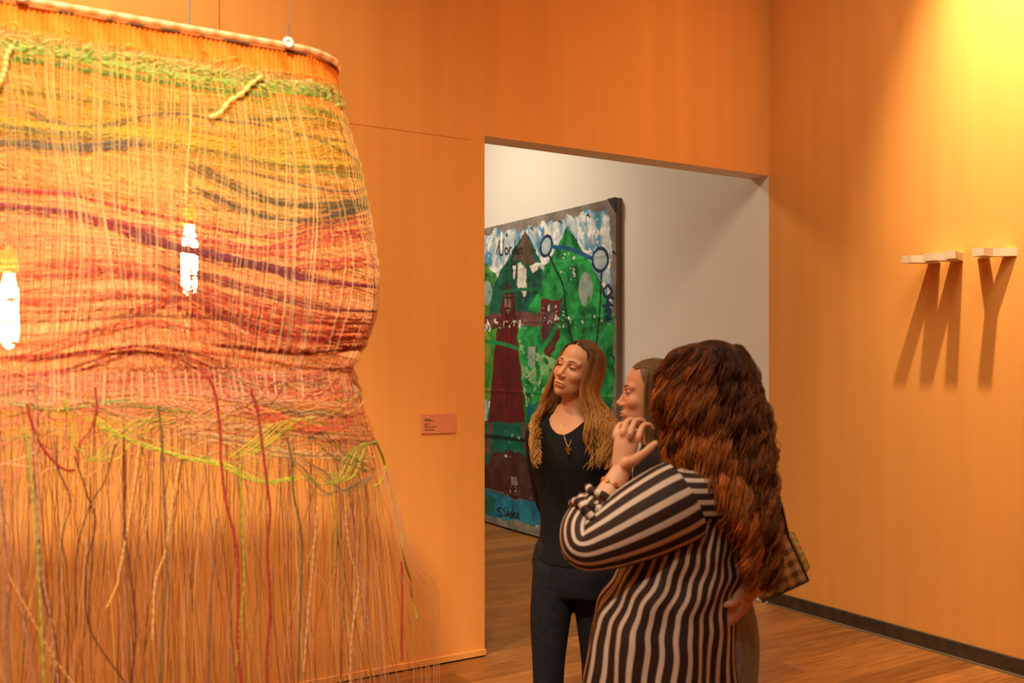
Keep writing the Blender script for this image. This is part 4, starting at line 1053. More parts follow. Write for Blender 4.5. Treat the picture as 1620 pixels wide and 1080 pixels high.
def rot_frame(F, pitch, roll):
    F = unit(np.array((F[0], F[1], 0.0))); X = np.cross(F, UP)
    Y = F * math.cos(pitch) + UP * math.sin(pitch); Z = UP * math.cos(pitch) - F * math.sin(pitch)
    Z2 = Z * math.cos(roll) - X * math.sin(roll); X2 = X * math.cos(roll) + Z * math.sin(roll)
    return np.stack([X2, Y, Z2], 1)      # columns: lateral (person's right), forward, up

def loft(mb, rings, n=36, power=2.3, cap=True, uvscale=True, col=None, fold=None):
    """rings: list of (center, ax, ay) vectors; returns grid"""
    a = np.arange(n + 1) * 2 * math.pi / n
    cx = np.sign(np.cos(a)) * np.abs(np.cos(a)) ** (2 / power); sy = np.sign(np.sin(a)) * np.abs(np.sin(a)) ** (2 / power)
    G = np.stack([np.asarray(c, float) + np.outer(cx, ax) + np.outer(sy, ay) for c, ax, ay in rings])
    if fold is not None:
        cen = G.mean(1, keepdims=True); G = cen + (G - cen) * (1 + fold(len(rings), a))[..., None]
    P, M = G.shape[:2]
    seg = np.linalg.norm(np.diff(G, axis=1), axis=-1); per = seg.sum(1).mean()
    mseg = seg.mean(0); u = np.concatenate([[0], np.cumsum(mseg)]); u = np.tile(u, (P, 1))
    vlen = np.concatenate([[0], np.cumsum(np.linalg.norm(np.diff(G, axis=0), axis=-1).mean(1))]); w = np.tile(vlen[:, None], (1, M))
    idx = np.arange(P * M).reshape(P, M)
    q = np.stack([idx[:-1, :-1], idx[:-1, 1:], idx[1:, 1:], idx[1:, :-1]], -1).reshape(-1, 4)
    tris = None; verts = G.reshape(-1, 3); uv = np.stack([u, w], -1).reshape(-1, 2)
    if cap:
        c0, c1 = len(verts), len(verts) + 1
        verts = np.concatenate([verts, [G[0, :-1].mean(0)], [G[-1, :-1].mean(0)]]); uv = np.concatenate([uv, [[0, 0]], [[0, 0]]])
        tris = [(c0, idx[0, k + 1], idx[0, k]) for k in range(M - 1)] + [(c1, idx[-1, k], idx[-1, k + 1]) for k in range(M - 1)]
    mb.add(verts, quads=q, tris=tris, uv=uv, col=col)
    return mb

def limb(mb, pts, radii, n=20, sub=7, flat=None, cap=True, col=None, fold=None, power=2.0, ref=None):
    """tube through pts with given radii; flat: list of ratio for the second axis"""
    K = (len(pts) - 1) * sub + 1
    p = spline(pts, K); r = spline(np.asarray(radii, float)[:, None], K)[:, 0]
    fl = np.ones(K) if flat is None else spline(np.asarray(flat, float)[:, None], K)[:, 0]
    t = unit(np.gradient(p, axis=0))
    a = np.cross(t[0], (0, 1, 0) if ref is None else ref); a = unit(a)
    rings = []
    for i in range(K):
        a = unit(a - t[i] * (a @ t[i])); b = np.cross(t[i], a)
        rings.append((p[i], a * r[i], b * r[i] * fl[i]))
    # rounded ends
    if cap:
        for k, (i, sgn) in enumerate(((0, -1), (K - 1, 1))):
            c, ax, ay = rings[i if k == 0 else -1]
            ext = [(c + sgn * t[i] * r[i] * f, ax * g, ay * g) for f, g in ((0.45, 0.88), (0.75, 0.62), (0.95, 0.25))]
            rings = (ext[::-1] + rings) if k == 0 else (rings + ext)
    return loft(mb, rings, n=n, power=power, cap=cap, col=col, fold=fold)

def fuse(mb, voxel, smooth=4):
    me = mb.mesh('tmp', [], smooth=True)
    bm = bmesh.new(); bm.from_mesh(me); bmesh.ops.remove_doubles(bm, verts=bm.verts, dist=1e-5); bmesh.ops.recalc_face_normals(bm, faces=bm.faces); bm.to_mesh(me); bm.free()
    o = bpy.data.objects.new('tmp', me); COL.objects.link(o)
    m = o.modifiers.new('r', 'REMESH'); m.mode = 'VOXEL'; m.voxel_size = voxel
    s = o.modifiers.new('s', 'SMOOTH'); s.factor = 0.5; s.iterations = smooth
    dg = bpy.context.evaluated_depsgraph_get(); e = bpy.data.meshes.new_from_object(o.evaluated_get(dg))
    v = np.empty(len(e.vertices) * 3); e.vertices.foreach_get('co', v); v = v.reshape(-1, 3)
    q = [tuple(p.vertices) for p in e.polygons if len(p.vertices) == 4]; t = [tuple(p.vertices) for p in e.polygons if len(p.vertices) == 3]
    bpy.data.objects.remove(o); bpy.data.meshes.remove(me); bpy.data.meshes.remove(e)
    return v, np.array(q, int).reshape(-1, 4), np.array(t, int).reshape(-1, 3)

class Person:
    def __init__(self, d, cx, label):
        self.d = d; self.X0 = (cx - 810) / FPX * d
        base = CAM + FWD * d + RGT * self.X0
        self.root = empty('person', (base[0], base[1], 0.0), -YAW)
        tag(self.root, label, 'person')
    def L(self, px, py, dy=0.0):
        k = (self.d + dy) / FPX
        return np.array(((px - 810) * k - self.X0, dy, 1.6 - (py - HORIZON) * k))

M_SKIN = mat('skin', attr=True, rough=0.5, spec=0.35)
MATS['skin'].node_tree.nodes['Principled BSDF'].inputs['Subsurface Weight'].default_value = 0.12
MATS['skin'].node_tree.nodes['Principled BSDF'].inputs['Subsurface Radius'].default_value = (0.012, 0.005, 0.003)
MATS['skin'].node_tree.nodes['Principled BSDF'].inputs['Subsurface Scale'].default_value = 0.6
M_HAIR = mat('hair', attr=True, rough=0.48, spec=0.28)
M_EYEB = mat('eyeball', attr=True, rough=0.15, spec=0.5)
M_BROW = mat('brow_hair', (0.10, 0.045, 0.022), 0.8, 0.1)
M_GOLD = mat('gold', (0.95, 0.62, 0.20), 0.25, 0.5, metal=1.0)
SKIN = (0.62, 0.295, 0.155)

def build_head(P, body, center, R, scale, neck_world, lid=0.003, look=(0, 0), skin=SKIN, res=(170, 200), ear=0.079):
    """adds the head to the body mesh and hangs eyes and brows on the person"""
    inv = np.linalg.inv(R) / scale
    neck = inv @ (np.asarray(neck_world) - center)
    v, q, c = head_mesh(neck, *res, lid=lid, skin=skin)
    W = lambda a: np.asarray(a) @ (R.T * scale) + center
    body.add(W(v), quads=q, col=c)
    for s in (-1, 1):        # ears
        e = MB(); th = np.linspace(0, math.pi, 12)
        lathe(e, [(math.sin(t), -math.cos(t)) for t in th], n=18)
        ev = np.concatenate(e.v) * np.array((0.0065, 0.017, 0.029)); rim = np.linalg.norm(ev[:, 1:] / np.array((0.017, 0.029)), axis=1)
        ev[:, 0] += np.where(rim > 0.7, 0.004, -0.002) * s; ev = ev + np.array((s * ear, -0.014, -0.006))
        body.add(W(ev), quads=np.concatenate(e.q), col=np.array(skin) * np.array((1.05, 0.85, 0.8)))
        # eyeball
        e = MB(); th = np.linspace(0, math.pi, 20); lathe(e, [(math.sin(t), -math.cos(t)) for t in th], n=24)
        ev = np.concatenate(e.v)[:, [0, 2, 1]]; g = unit(np.array((look[0], 1.0, look[1])))
        ca = ev @ g; col = np.where((ca > 0.80)[:, None], np.array((0.05, 0.03, 0.02)), np.array((0.42, 0.34, 0.28)))
        m = MB().add(W(ev * 0.0123 + np.array((s * 0.031, 0.0705, 0.0))), quads=np.concatenate(e.q), col=col); m.obj('eye', M_EYEB, parent=P.root, smooth=True, use_col=True)
        # brow and lash line
        x = np.linspace(0.012, 0.047, 14) * s; z = 0.0195 + 0.006 * np.sin(np.linspace(0.2, 2.6, 14)); y = face_y(x, z, neck, lid)
        m = MB(); tubes(m, W(np.stack([x, y + 0.0006, z], -1))[None], (np.array([.5, .8, 1, 1.1, 1.1, 1.1, 1, 1, .9, .8, .7, .6, .45, .3]) * 0.0024 * scale)[None], 6); m.obj('eyebrow', M_BROW, parent=P.root, smooth=True)
        t = np.linspace(-1, 1, 13); x = (0.031 + 0.0135 * t) * s; z = lid + 0.10 * np.abs(x - 0.031 * s) - 0.0005; y = np.sqrt(np.maximum(0.0148**2 - (x - 0.031 * s)**2 - z**2, 1e-6)) + 0.0705
        m = MB(); tubes(m, W(np.stack([x, y, z], -1))[None], ((1 - 0.6 * np.abs(t)) * 0.0017 * scale)[None], 5); m.obj('eyelashes', M_BROW, parent=P.root, smooth=True)
    return neck, W

def hair_paths(n, seed, P5, wav_amp, wav_len, clumps, npts=34, frizz=0.0):
    """P5(phi array, rng) -> (n,K,3) control points; strands gathered into clumps with a shared wave"""
    r = np.random.default_rng(seed)
    cl = r.integers(0, clumps, n)
    ctrl = P5(cl, clumps, r)                                  # (n,K,3)
    K = ctrl.shape[1]
    ext = np.concatenate([2 * ctrl[:, :1] - ctrl[:, 1:2], ctrl, 2 * ctrl[:, -1:] - ctrl[:, -2:-1]], 1)
    u = np.linspace(0, K - 1 - 1e-9, npts); i = u.astype(int); f = (u - i)[None, :, None]
    a, b, c, d = ext[:, i], ext[:, i + 1], ext[:, i + 2], ext[:, i + 3]
    p = 0.5 * (2 * b + (c - a) * f + (2 * a - 5 * b + 4 * c - d) * f**2 + (3 * b - 3 * c + d - a) * f**3)
    t = unit(np.gradient(p, axis=1)); s = np.concatenate([np.zeros((n, 1)), np.cumsum(np.linalg.norm(np.diff(p, axis=1), axis=-1), 1)], 1)
    ref = np.array((0.3, 0.2, 0.0)) + np.zeros_like(t); ref[..., 1] += 0.8
    e1 = unit(np.cross(t, ref)); e2 = np.cross(t, e1)
    ph = r.uniform(0, 6.28, clumps)[cl][:, None] + r.normal(0, 0.22, (n, 1)); wl = (r.uniform(0.75, 1.3, clumps)[cl] * wav_len)[:, None]
    am = wav_amp(np.linspace(0, 1, npts))[None] * r.uniform(0.6, 1.3, clumps)[cl][:, None]
    p = p + am[..., None] * (np.cos(s / wl * 6.283 + ph)[..., None] * e1 + np.sin(s / wl * 6.283 + ph)[..., None] * e2)
    if frizz: p = p + frizz * np.cumsum(r.normal(size=p.shape), 1) * 0.25
    return p, cl, r

def scalp_cap(mb, W, col, front=48, high=0.84, grow=1.06):
    """dark under-layer over the hair-bearing part of the skull"""
    ph = np.linspace(0, 2 * math.pi, 60); el = np.linspace(math.pi / 2, -0.45, 22)
    A_, E_ = np.meshgrid(ph, el, indexing='ij')
    ang = np.abs((A_ + math.pi) % (2 * math.pi) - math.pi)
    kk = np.clip((ang - math.radians(front - 22)) / math.radians(50), 0, 1); kk = kk * kk * (3 - 2 * kk); lowlim = high - (high + 0.45) * kk
    E_ = np.maximum(E_, lowlim)
    d = np.stack([np.cos(E_) * np.sin(A_), np.cos(E_) * np.cos(A_), np.sin(E_)], -1)
    v = d * np.array((0.075, 0.096, 0.084)) * grow + np.array((0, -0.014, 0.036))
    idx = np.arange(60 * 22).reshape(60, 22); q = np.stack([idx[:-1, :-1], idx[1:, :-1], idx[1:, 1:], idx[:-1, 1:]], -1).reshape(-1, 4)
    mb.add(W(v.reshape(-1, 3)), quads=q, col=col)

def torso_rings(F, secs, grow=0.0):
    F = unit(np.array((F[0], F[1], 0.0))); R_ = np.cross(F, UP)
    return [(np.array((x, y, z)), R_ * (lr + grow), F * (fb + grow)) for (x, y, z, lr, fb) in secs]

def dense(secs, n):
    return [tuple(r) for r in spline(np.array(secs, float), n)]

def shoe(P, x, y, F, name, m):
    F = unit(np.array((F[0], F[1], 0.0))); R_ = np.cross(F, UP); o = np.array((x, y, 0.0))
    rings = []
    for t, w, h in ((-0.07, 0.020, 0.03), (-0.06, 0.034, 0.075), (-0.02, 0.037, 0.085), (0.05, 0.040, 0.062), (0.11, 0.044, 0.05), (0.155, 0.034, 0.038), (0.175, 0.012, 0.022)):
        rings.append((o + F * t + UP * (h / 2 + 0.002), R_ * w, UP * h / 2))
    mb = MB(); loft(mb, rings, n=18, power=2.8); return mb.obj(name, m, parent=P.root, smooth=True)

def arr_obj(v, q, t, name, m, parent, col=None, smooth=True):
    mb = MB().add(v, quads=q, tris=t, col=col); return mb.obj(name, m, parent=parent, smooth=smooth, use_col=col is not None)

def fold_fn(seed, amp, kz=9.0, ka=3):
    def f(P, a):
        i = np.linspace(0, 1, P)[:, None]
        r = np.random.default_rng(seed); out = 0
        for k in range(7):
            out = out + np.sin(a[None] * r.integers(1, ka + 3) + i * r.uniform(1, kz) * 3 + r.uniform(0, 6.28)) * r.uniform(0.3, 1)
        out = out - 0; return amp * out / 3
    return f

# ================================================================== blonde woman in black
P1 = Person(3.7, 911, 'woman with long blonde hair, black top and dark jeans, looking up to the left')
L1 = P1.L
F1 = (-0.50, -0.86)
secs = [(0.0, 0.0, 0.72, .155, .110), (0.0, 0.0, 0.82, .165, .118), (0.0, 0.0, 0.92, .132, .098), (-0.003, 0, 1.04, .128, .094), (-0.006, 0, 1.15, .142, .108), (-0.01, 0, 1.22, .152, .116), (-0.012, 0, 1.28, .160, .102), (-0.013, 0.004, 1.315, .158, .086), (-0.014, 0.008, 1.345, .138, .072), (-0.015, 0.010, 1.372, .098, .062), (-0.016, 0.012, 1.40, .066, .054), (-0.016, 0.014, 1.43, .052, .050)]
head1 = L1(914, 584, -0.01); R1 = rot_frame((-0.64, -0.77), math.radians(9), math.radians(15)); neck1 = np.array((-0.014, 0.015, 1.335))
body = MB()
arms = [([L1(853, 688, 0.0), L1(855, 738, .05), L1(868, 800, .12), L1(905, 838, .16)], [.046, .041, .037, .028]),
        ([L1(968, 688, 0.0), L1(980, 750, .05), L1(966, 815, .13), L1(925, 842, .17)], [.046, .041, .037, .028])]
sk = MB(); loft(sk, torso_rings(F1, dense(secs, 40)), n=40)
for p, r in arms: limb(sk, p, r)
for s, hp in ((1, L1(905, 840, .165)), (-1, L1(925, 844, .175))):
    limb(sk, [hp, hp + np.array((s * 0.03, 0.02, -0.02)), hp + np.array((s * 0.06, 0.03, -0.05))], [.026, .034, .024], flat=[0.8, 0.5, 0.5])
    for k in range(4):
        b0 = hp + np.array((s * (0.05 + 0.004 * k), 0.02 + 0.006 * k, -0.03 - 0.014 * k)); limb(sk, [b0, b0 + np.array((s * 0.03, 0.012, -0.018)), b0 + np.array((s * 0.05, -0.004, -0.03))], [.0085, .008, .0065], n=8)
    limb(sk, [hp + np.array((s * 0.01, 0, -0.01)), hp + np.array((s * 0.03, -0.02, -0.04)), hp + np.array((s * 0.05, -0.025, -0.055))], [.011, .009, .007], n=8)
for sx, sy in ((-0.105, 0.0), (0.085, 0.02)): limb(sk, [(sx * 0.75, sy, 0.80), (sx, sy, 0.43), (sx, sy + .01, 0.06)], [.075, .052, .036])
v, q, t = fuse(sk, 0.008, 3); body.add(v, quads=q, tris=t, col=np.array(SKIN))
nk, W1 = build_head(P1, body, head1, R1, 0.97, neck1, lid=0.0005, look=(0.35, 0.0))
body.obj('body', M_SKIN, parent=P1.root, smooth=True, use_col=True)

# black long-sleeved top with a scooped neck
tp = MB(); loft(tp, torso_rings(F1, dense([s for s in secs if 0.8 < s[2] < 1.41], 44), 0.012), n=44)
for p, r in arms: limb(tp, p[:3] + [(p[2] + p[3] * 1.6) / 2.6], [x + 0.010 for x in r])
v, q, t = fuse(tp, 0.008, 6)
Fv = unit(np.array((F1[0], F1[1], 0.0))); Rv = np.cross(Fv, UP)
rel = v - np.array((-0.014, 0, 0)); lat = rel @ Rv; fw = rel @ Fv
zn = np.where(fw > 0, 1.318 + (lat / 0.078) ** 2 * 0.055, 1.375)
bad = (v[:, 2] > zn) & (np.abs(lat) < 0.085)
q = q[~bad[q].all(1)]
v[bad, 2] = np.where(np.abs(lat[bad]) < 0.08, zn[bad], v[bad, 2])
arr_obj(v, q, t, 'black_top', mat('black_jersey', (0.010, 0.009, 0.009), 0.9, 0.15, bump=(60, 0.3, 0.003)), P1.root)
# dark jeans
jn = MB(); loft(jn, torso_rings(F1, dense([(0, 0, 0.70, .150, .105), (0, 0, 0.76, .165, .118), (0, 0, 0.82, .172, .122), (0, 0, 0.875, .160, .112), (0, 0, .905, .148, .106)], 16), 0.004), n=36)
for sx, sy in ((-0.105, 0.0), (0.085, 0.02)): limb(jn, [(sx * 0.72, sy, 0.80), (sx * 0.92, sy, 0.62), (sx, sy, 0.43), (sx, sy + .01, 0.24), (sx, sy + .01, 0.07)], [.090, .080, .064, .056, .050], fold=fold_fn(3, 0.02))
v, q, t = fuse(jn, 0.009, 4)
arr_obj(v, q, t, 'jeans', mat('dark_denim', (0.012, 0.013, 0.018), 0.85, 0.2, noise=(60, 0.3, (1, 1, 1)), bump=(25, 0.35, 0.008)), P1.root)
M_SHOE = mat('dark_leather', (0.02, 0.015, 0.012), 0.5, 0.4)
shoe(P1, -0.105, -0.02, F1, 'shoe', M_SHOE); shoe(P1, 0.085, 0.0, F1, 'shoe', M_SHOE)

# long parted hair, dark at the roots and gold at the ends
def blonde_ctrl(cl, nc, r):
    n = len(cl)
    base = r.uniform(-1, 1, nc)[cl] + r.normal(0, 0.035, n)           # -1..1 : her right (picture left) .. her left
    sgn = np.where(base < 0, 1.0, -1.0); a = np.abs(base)              # sgn +1 = lateral + (her right)
    phi = np.radians(56 + 122 * np.clip(a, 0, 1)) * sgn                # azimuth from the face, at ear level
    ph0 = np.abs(phi)
    part = np.clip((ph0 - math.radians(56)) / math.radians(122), 0, 1)
    yv = 0.058 - 0.137 * part ** 0.8
    # root near the part on the skull
    xr = sgn * (0.003 + 0.03 * r.random(n) ** 2); zr = 0.036 + 0.084 * np.sqrt(np.clip(1 - (xr / 0.075) ** 2 - ((yv + 0.014) / 0.096) ** 2, 0.02, 1))
    lay = r.uniform(1.04, 1.13, n)
    c0 = np.array((0, -0.014, 0.036))
    p0 = np.stack([xr, yv, zr], -1); p0 = c0 + (p0 - c0) * 1.03
    def eq(z, k, ex=0.0):
        rx, ry = 0.075 * k + ex, 0.096 * k + ex
        return np.stack([np.sin(phi) * rx, -0.014 + np.cos(phi) * ry, np.full(n, 0.0) + z], -1)
    e1 = eq(0.075, lay * 0.90); e2 = eq(0.005, lay * 1.07); e3 = eq(-0.07, lay * 1.12)
    H_ = [p0, e1, e2, e3]
    Wd = [W1(h) for h in H_]
    # below the jaw the hair hangs in the body's frame
    psi = np.stack([Wd[2][:, 0] - head1[0], Wd[2][:, 1] - head1[1]], -1); psi = unit(psi)
    left = Wd[2][:, 0] < head1[0] - 0.02
    cx, cy = neck1[0], neck1[1] - 0.02
    zA = 1.385 + r.normal(0, .01, n); zB = np.where(left, 1.20, 1.19) + r.uniform(0, 0.14, n) ** 1.0
    rx = np.where(left, 0.125, 0.125); ry = 0.095
    pA = np.stack([cx + psi[:, 0] * rx * lay, cy + psi[:, 1] * ry * lay, zA], -1)
    front = psi[:, 1] < 0.35
    pB = np.stack([cx + psi[:, 0] * 0.135 * lay + np.where(left, 0.0, 0.004), np.where(front, cy - 0.125 - 0.03 * r.random(n), cy + 0.135), zB], -1)
    return np.stack(Wd + [pA, (pA + pB) / 2 + np.stack([psi[:, 0] * 0.012, np.where(front, -0.03, 0.03), np.zeros(n)], -1), pB], 1)

hm = MB(); scalp_cap(hm, W1, np.array((0.085, 0.036, 0.014)), front=50, high=0.90, grow=1.04)
p, cl, r = hair_paths(2900, 11, blonde_ctrl, lambda t: 0.0135 * np.clip((t - 0.45) / 0.4, 0, 1), 0.13, 80, npts=36)
tt = np.linspace(0, 1, 36)[None, :, None]
root = np.array((0.085, 0.036, 0.014)); midc = np.array((0.44, 0.175, 0.040)); tip = np.array((0.70, 0.36, 0.095))
cc = np.where(tt < 0.45, root + (midc - root) * np.clip((tt - 0.12) / 0.33, 0, 1), midc + (tip - midc) * np.clip((tt - 0.45) / 0.5, 0, 1))
cc = cc * r.uniform(0.65, 1.3, (80, 1, 1))[cl] * r.uniform(0.75, 1.2, (2900, 1, 1))
tubes(hm, p, (0.0015 * (1 - 0.55 * np.linspace(0, 1, 36) ** 3))[None].repeat(2900, 0), 3, cc)
hm.obj('hair', M_HAIR, parent=P1.root, smooth=True, use_col=True)
# necklace with a small gold pendant
ch = MB(); a = np.linspace(-1, 1, 30)
pts = np.array([L1(887, 672, -0.06), L1(892, 688, -0.095), L1(899, 706, -0.135), L1(906, 690, -0.095), L1(915, 672, -0.05)])
pts = spline(pts, 40); tubes(ch, pts[None], 0.0012, 5); ch.obj('necklace_chain', M_GOLD, parent=P1.root, smooth=True)
pc = L1(899, 712, -0.138); pd = MB()
for lo, hi in (((-0.005, -0.002, -0.016), (0.005, 0.002, 0.014)), ((-0.011, -0.0022, 0.000), (0.011, 0.0022, 0.009))): pd.box(pc + np.array(lo), pc + np.array(hi))
pd.obj('pendant', M_GOLD, parent=P1.root)

# ================================================================== woman in profile, half hidden
P2 = Person(3.22, 1035, 'woman in profile with brown hair behind the curly-haired woman')
L2 = P2.L
F2 = (-1.0, 0.12)
cxs = 0.050
secs2 = [(cxs, 0.05, 0.72, .155, .105), (cxs, 0.05, 0.82, .165, .115), (cxs, .05, 0.95, .130, .095), (cxs, .05, 1.10, .14, .10), (cxs, .05, 1.20, .15, .105), (cxs, .05, 1.275, .155, .088), (cxs, .05, 1.315, .10, .066), (cxs - .01, .05, 1.345, .06, .052)]
head2 = L2(1029, 623, 0.05); R2 = rot_frame((-1.0, 0.06), math.radians(2), math.radians(-2)); neck2 = np.array((cxs - 0.02, 0.05, 1.26))
body = MB(); sk = MB(); loft(sk, torso_rings(F2, dense(secs2, 36)), n=36)
arms2 = [([(cxs, 0.05 + s * 0.155, 1.24), (cxs + 0.04, 0.05 + s * 0.17, 1.0), (cxs - 0.02, 0.05 + s * 0.16, 0.80), (cxs - 0.04, 0.05 + s * 0.15, 0.70)], [.044, .038, .030, .026]) for s in (-1, 1)]
for pnt, rad in arms2: limb(sk, pnt, rad)
for s in (-1, 1):
    limb(sk, [(cxs, 0.05 + s * 0.085, 0.8), (cxs, 0.05 + s * 0.09, 0.43), (cxs + 0.02, 0.05 + s * 0.09, 0.06)], [.075, .052, .036])
v, q, t = fuse(sk, 0.010, 3); body.add(v, quads=q, tris=t, col=np.array(SKIN))
nk, W2 = build_head(P2, body, head2, R2, 1.0, neck2, lid=0.0005, look=(0.0, -0.1), skin=(0.60, 0.28, 0.15), ear=0.089)
body.obj('body', M_SKIN, parent=P2.root, smooth=True, use_col=True)
tp = MB(); loft(tp, torso_rings(F2, dense([s for s in secs2 if s[2] > 0.75][:-1], 36), 0.012), n=36)
for pnt, rad in arms2: limb(tp, pnt[:3], [x + 0.011 for x in rad[:3]])
v, q, t = fuse(tp, 0.010, 5)
arr_obj(v, q, t, 'dark_jumper', mat('dark_wool', (0.02, 0.016, 0.014), 0.9, 0.1), P2.root)
jn = MB(); loft(jn, torso_rings(F2, dense([(cxs, .05, 0.70, .15, .105), (cxs, .05, 0.82, .168, .12), (cxs, .05, .90, .15, .11)], 12), 0.004), n=30)
for s in (-1, 1): limb(jn, [(cxs, 0.05 + s * 0.08, 0.8), (cxs, 0.05 + s * 0.09, 0.43), (cxs + 0.02, 0.05 + s * 0.09, 0.07)], [.090, .064, .050])
v, q, t = fuse(jn, 0.010, 4)
arr_obj(v, q, t, 'trousers', mat('dark_twill', (0.018, 0.017, 0.018), 0.9, 0.1), P2.root)
for s in (-1, 1): shoe(P2, cxs + 0.01, 0.05 + s * 0.09, F2, 'shoe', M_SHOE)

def brown_ctrl(cl, nc, r):
    n = len(cl); base = r.uniform(-1, 1, nc)[cl] + r.normal(0, 0.03, n)
    sgn = np.where(base < 0, 1.0, -1.0); a = np.abs(base)
    phi = np.radians(66 + 112 * np.clip(a, 0, 1)) * sgn
    part = np.clip((np.abs(phi) - math.radians(66)) / math.radians(112), 0, 1)
    yv = 0.062 - 0.14 * part ** 0.8; xr = sgn * (0.002 + 0.03 * r.random(n) ** 2)
    zr = 0.036 + 0.084 * np.sqrt(np.clip(1 - (xr / 0.075) ** 2 - ((yv + 0.014) / 0.096) ** 2, 0.02, 1))
    c0 = np.array((0, -0.014, 0.036)); p0 = c0 + (np.stack([xr, yv, zr], -1) - c0) * 1.03
    lay = r.uniform(1.03, 1.09, n)
    eq = lambda z, k: np.stack([np.sin(phi) * 0.075 * k, -0.014 + np.cos(phi) * 0.096 * k, np.zeros(n) + z], -1)
    pts = [p0, eq(0.085, lay * 0.86), eq(0.02, lay * 1.03), eq(-0.06, lay * 1.0)]
    Wd = [W2(h) for h in pts]
    e = Wd[3] + np.array((0.004, -0.01, -0.07)); e2 = Wd[3] + np.array((0.006, -0.02, -0.17))
    return np.stack(Wd + [e, e2], 1)
hm = MB(); scalp_cap(hm, W2, np.array((0.12, 0.062, 0.022)), front=56, grow=1.04)
p, cl, r = hair_paths(900, 5, brown_ctrl, lambda t: 0.004 * np.clip((t - 0.5) / 0.4, 0, 1), 0.12, 60, npts=22)
cc = np.array((0.15, 0.078, 0.026)) * r.uniform(0.6, 1.25, (60, 1, 1))[cl] * r.uniform(0.8, 1.2, (900, 22, 1))[:, :1]
tubes(hm, p, 0.0016, 3, np.broadcast_to(cc, (900, 22, 3))); hm.obj('hair', M_HAIR, parent=P2.root, smooth=True, use_col=True)

# ================================================================== curly-haired woman in a striped shirt
P3 = Person(2.70, 1100, 'woman with long auburn curls in a brown and white striped shirt, back turned')
L3 = P3.L
F3 = (-0.70, 0.71); Fv = unit(np.array((F3[0], F3[1], 0.0))); Rv = np.cross(Fv, UP)      # Rv: her right
sh_c = L3(1146, 745, 0.0)
S3 = [L3(1112, 1080), L3(1108, 1000), L3(1102, 950), L3(1100, 880), L3(1118, 820), L3(1132, 780), L3(1142, 752), L3(1146, 732), L3(1146, 716)]
rad3 = [(.125, .09), (.13, .095), (.13, .095), (.135, .105), (.150, .110), (.160, .105), (.160, .085), (.105, .065), (.06, .052)]
secs3 = [(p[0], (0.045, 0.045, 0.035, 0.015)[i] if i < 4 else 0.0, p[2], a, b) for i, (p, (a, b)) in enumerate(zip(S3, rad3))]
head3 = L3(1122, 606, 0.0); R3 = rot_frame((-0.72, 0.69), 0.0, 0.0); neck3 = L3(1143, 735, 0.0)
body = MB(); sk = MB(); loft(sk, torso_rings(F3, dense(secs3, 40)), n=36)
elbL = L3(912, 866, -0.13); wrL = L3(984, 744, -0.07); shL = sh_c - Rv * 0.165 + np.array((0, 0, -0.03))
elbR = L3(1208, 900, 0.02); wrR = L3(1180, 938, -0.08); haR = L3(1152, 972, -0.10); shR = sh_c + Rv * 0.140 + np.array((0, 0, -0.03))
limb(sk, [shL * 0.75 + elbL * 0.25, (shL + elbL) / 2, elbL], [.044, .042, .038]); limb(sk, [shR, (shR + elbR) / 2, elbR], [.050, .044, .036])
for s in (-1, 1):
    hx = L3(1118, 1080, 0.05) + Rv * s * 0.085; limb(sk, [hx + np.array((0, 0, 0.02)), np.array((hx[0], hx[1], 0.43)), np.array((hx[0] + .02, hx[1], 0.06))], [.07, .05, .037])
v, q, t = fuse(sk, 0.010, 3); body.add(v, quads=q, tris=t, col=np.array(SKIN))
# forearms and hands, finer
fa = MB()
limb(fa, [elbL, (elbL * 0.55 + wrL * 0.45) , wrL * 0.85 + elbL * 0.15, wrL], [.043, .040, .031, .028], flat=[1, 1, .85, .8])
palm = [wrL, L3(986, 728, -0.065), L3(990, 706, -0.06), L3(993, 690, -0.055)]
limb(fa, palm, [.027, .031, .034, .031], flat=[.75, .6, .5, .45], n=24, ref=(0, 1, 0.0))
kn = [(974, 686, -0.046), (986, 682, -0.064), (998, 683, -0.080), (1011, 689, -0.092)]
for k, (px, py, dy) in enumerate(kn):
    ln = (0.82, 0.96, 1.0, 0.92)[k]
    b0 = L3(px, py, dy)
    pts = [b0 + np.array((-0.002, 0, -0.012)), b0, b0 + np.array((0.014, 0.020, 0.027)) * ln, b0 + np.array((0.034, 0.032, 0.030)) * ln, b0 + np.array((0.046, 0.038, 0.018)) * ln]
    limb(fa, pts, [.0085, .0092, .0080, .0074, .0064], n=10)
limb(fa, [L3(990, 735, -0.085), L3(1004, 727, -0.115), L3(1020, 716, -0.125), L3(1030, 707, -0.125), L3(1037, 701, -0.122)], [.016, .0145, .0115, .0105, .0085], n=12)
limb(fa, [elbR, (elbR + wrR) / 2, wrR], [.042, .038, .029])
limb(fa, [wrR, (wrR + haR) / 2, haR], [.027, .034, .030], flat=[.8, .55, .5], n=20)
for k in range(4):
    b0 = haR + np.array((-0.006 - 0.005 * k, -0.005, 0.012 - 0.018 * k * 0.8)); limb(fa, [b0, b0 + np.array((-0.022, 0.0, -0.026)), b0 + np.array((-0.034, 0.012, -0.050))], [.0095, .0088, .007], n=9)
limb(fa, [wrR + (haR - wrR) * 0.3, haR + np.array((0.004, -0.02, 0.035)), haR + np.array((-0.02, -0.02, 0.03))], [.013, .011, .008], n=10)
v, q, t = fuse(fa, 0.0028, 2)
body.add(v, quads=q, tris=t, col=np.array((0.64, 0.325, 0.185)))
nk, W3 = build_head(P3, body, head3, R3, 0.97, neck3, lid=0.002, res=(100, 120))
body.obj('body', M_SKIN, parent=P3.root, smooth=True, use_col=True)

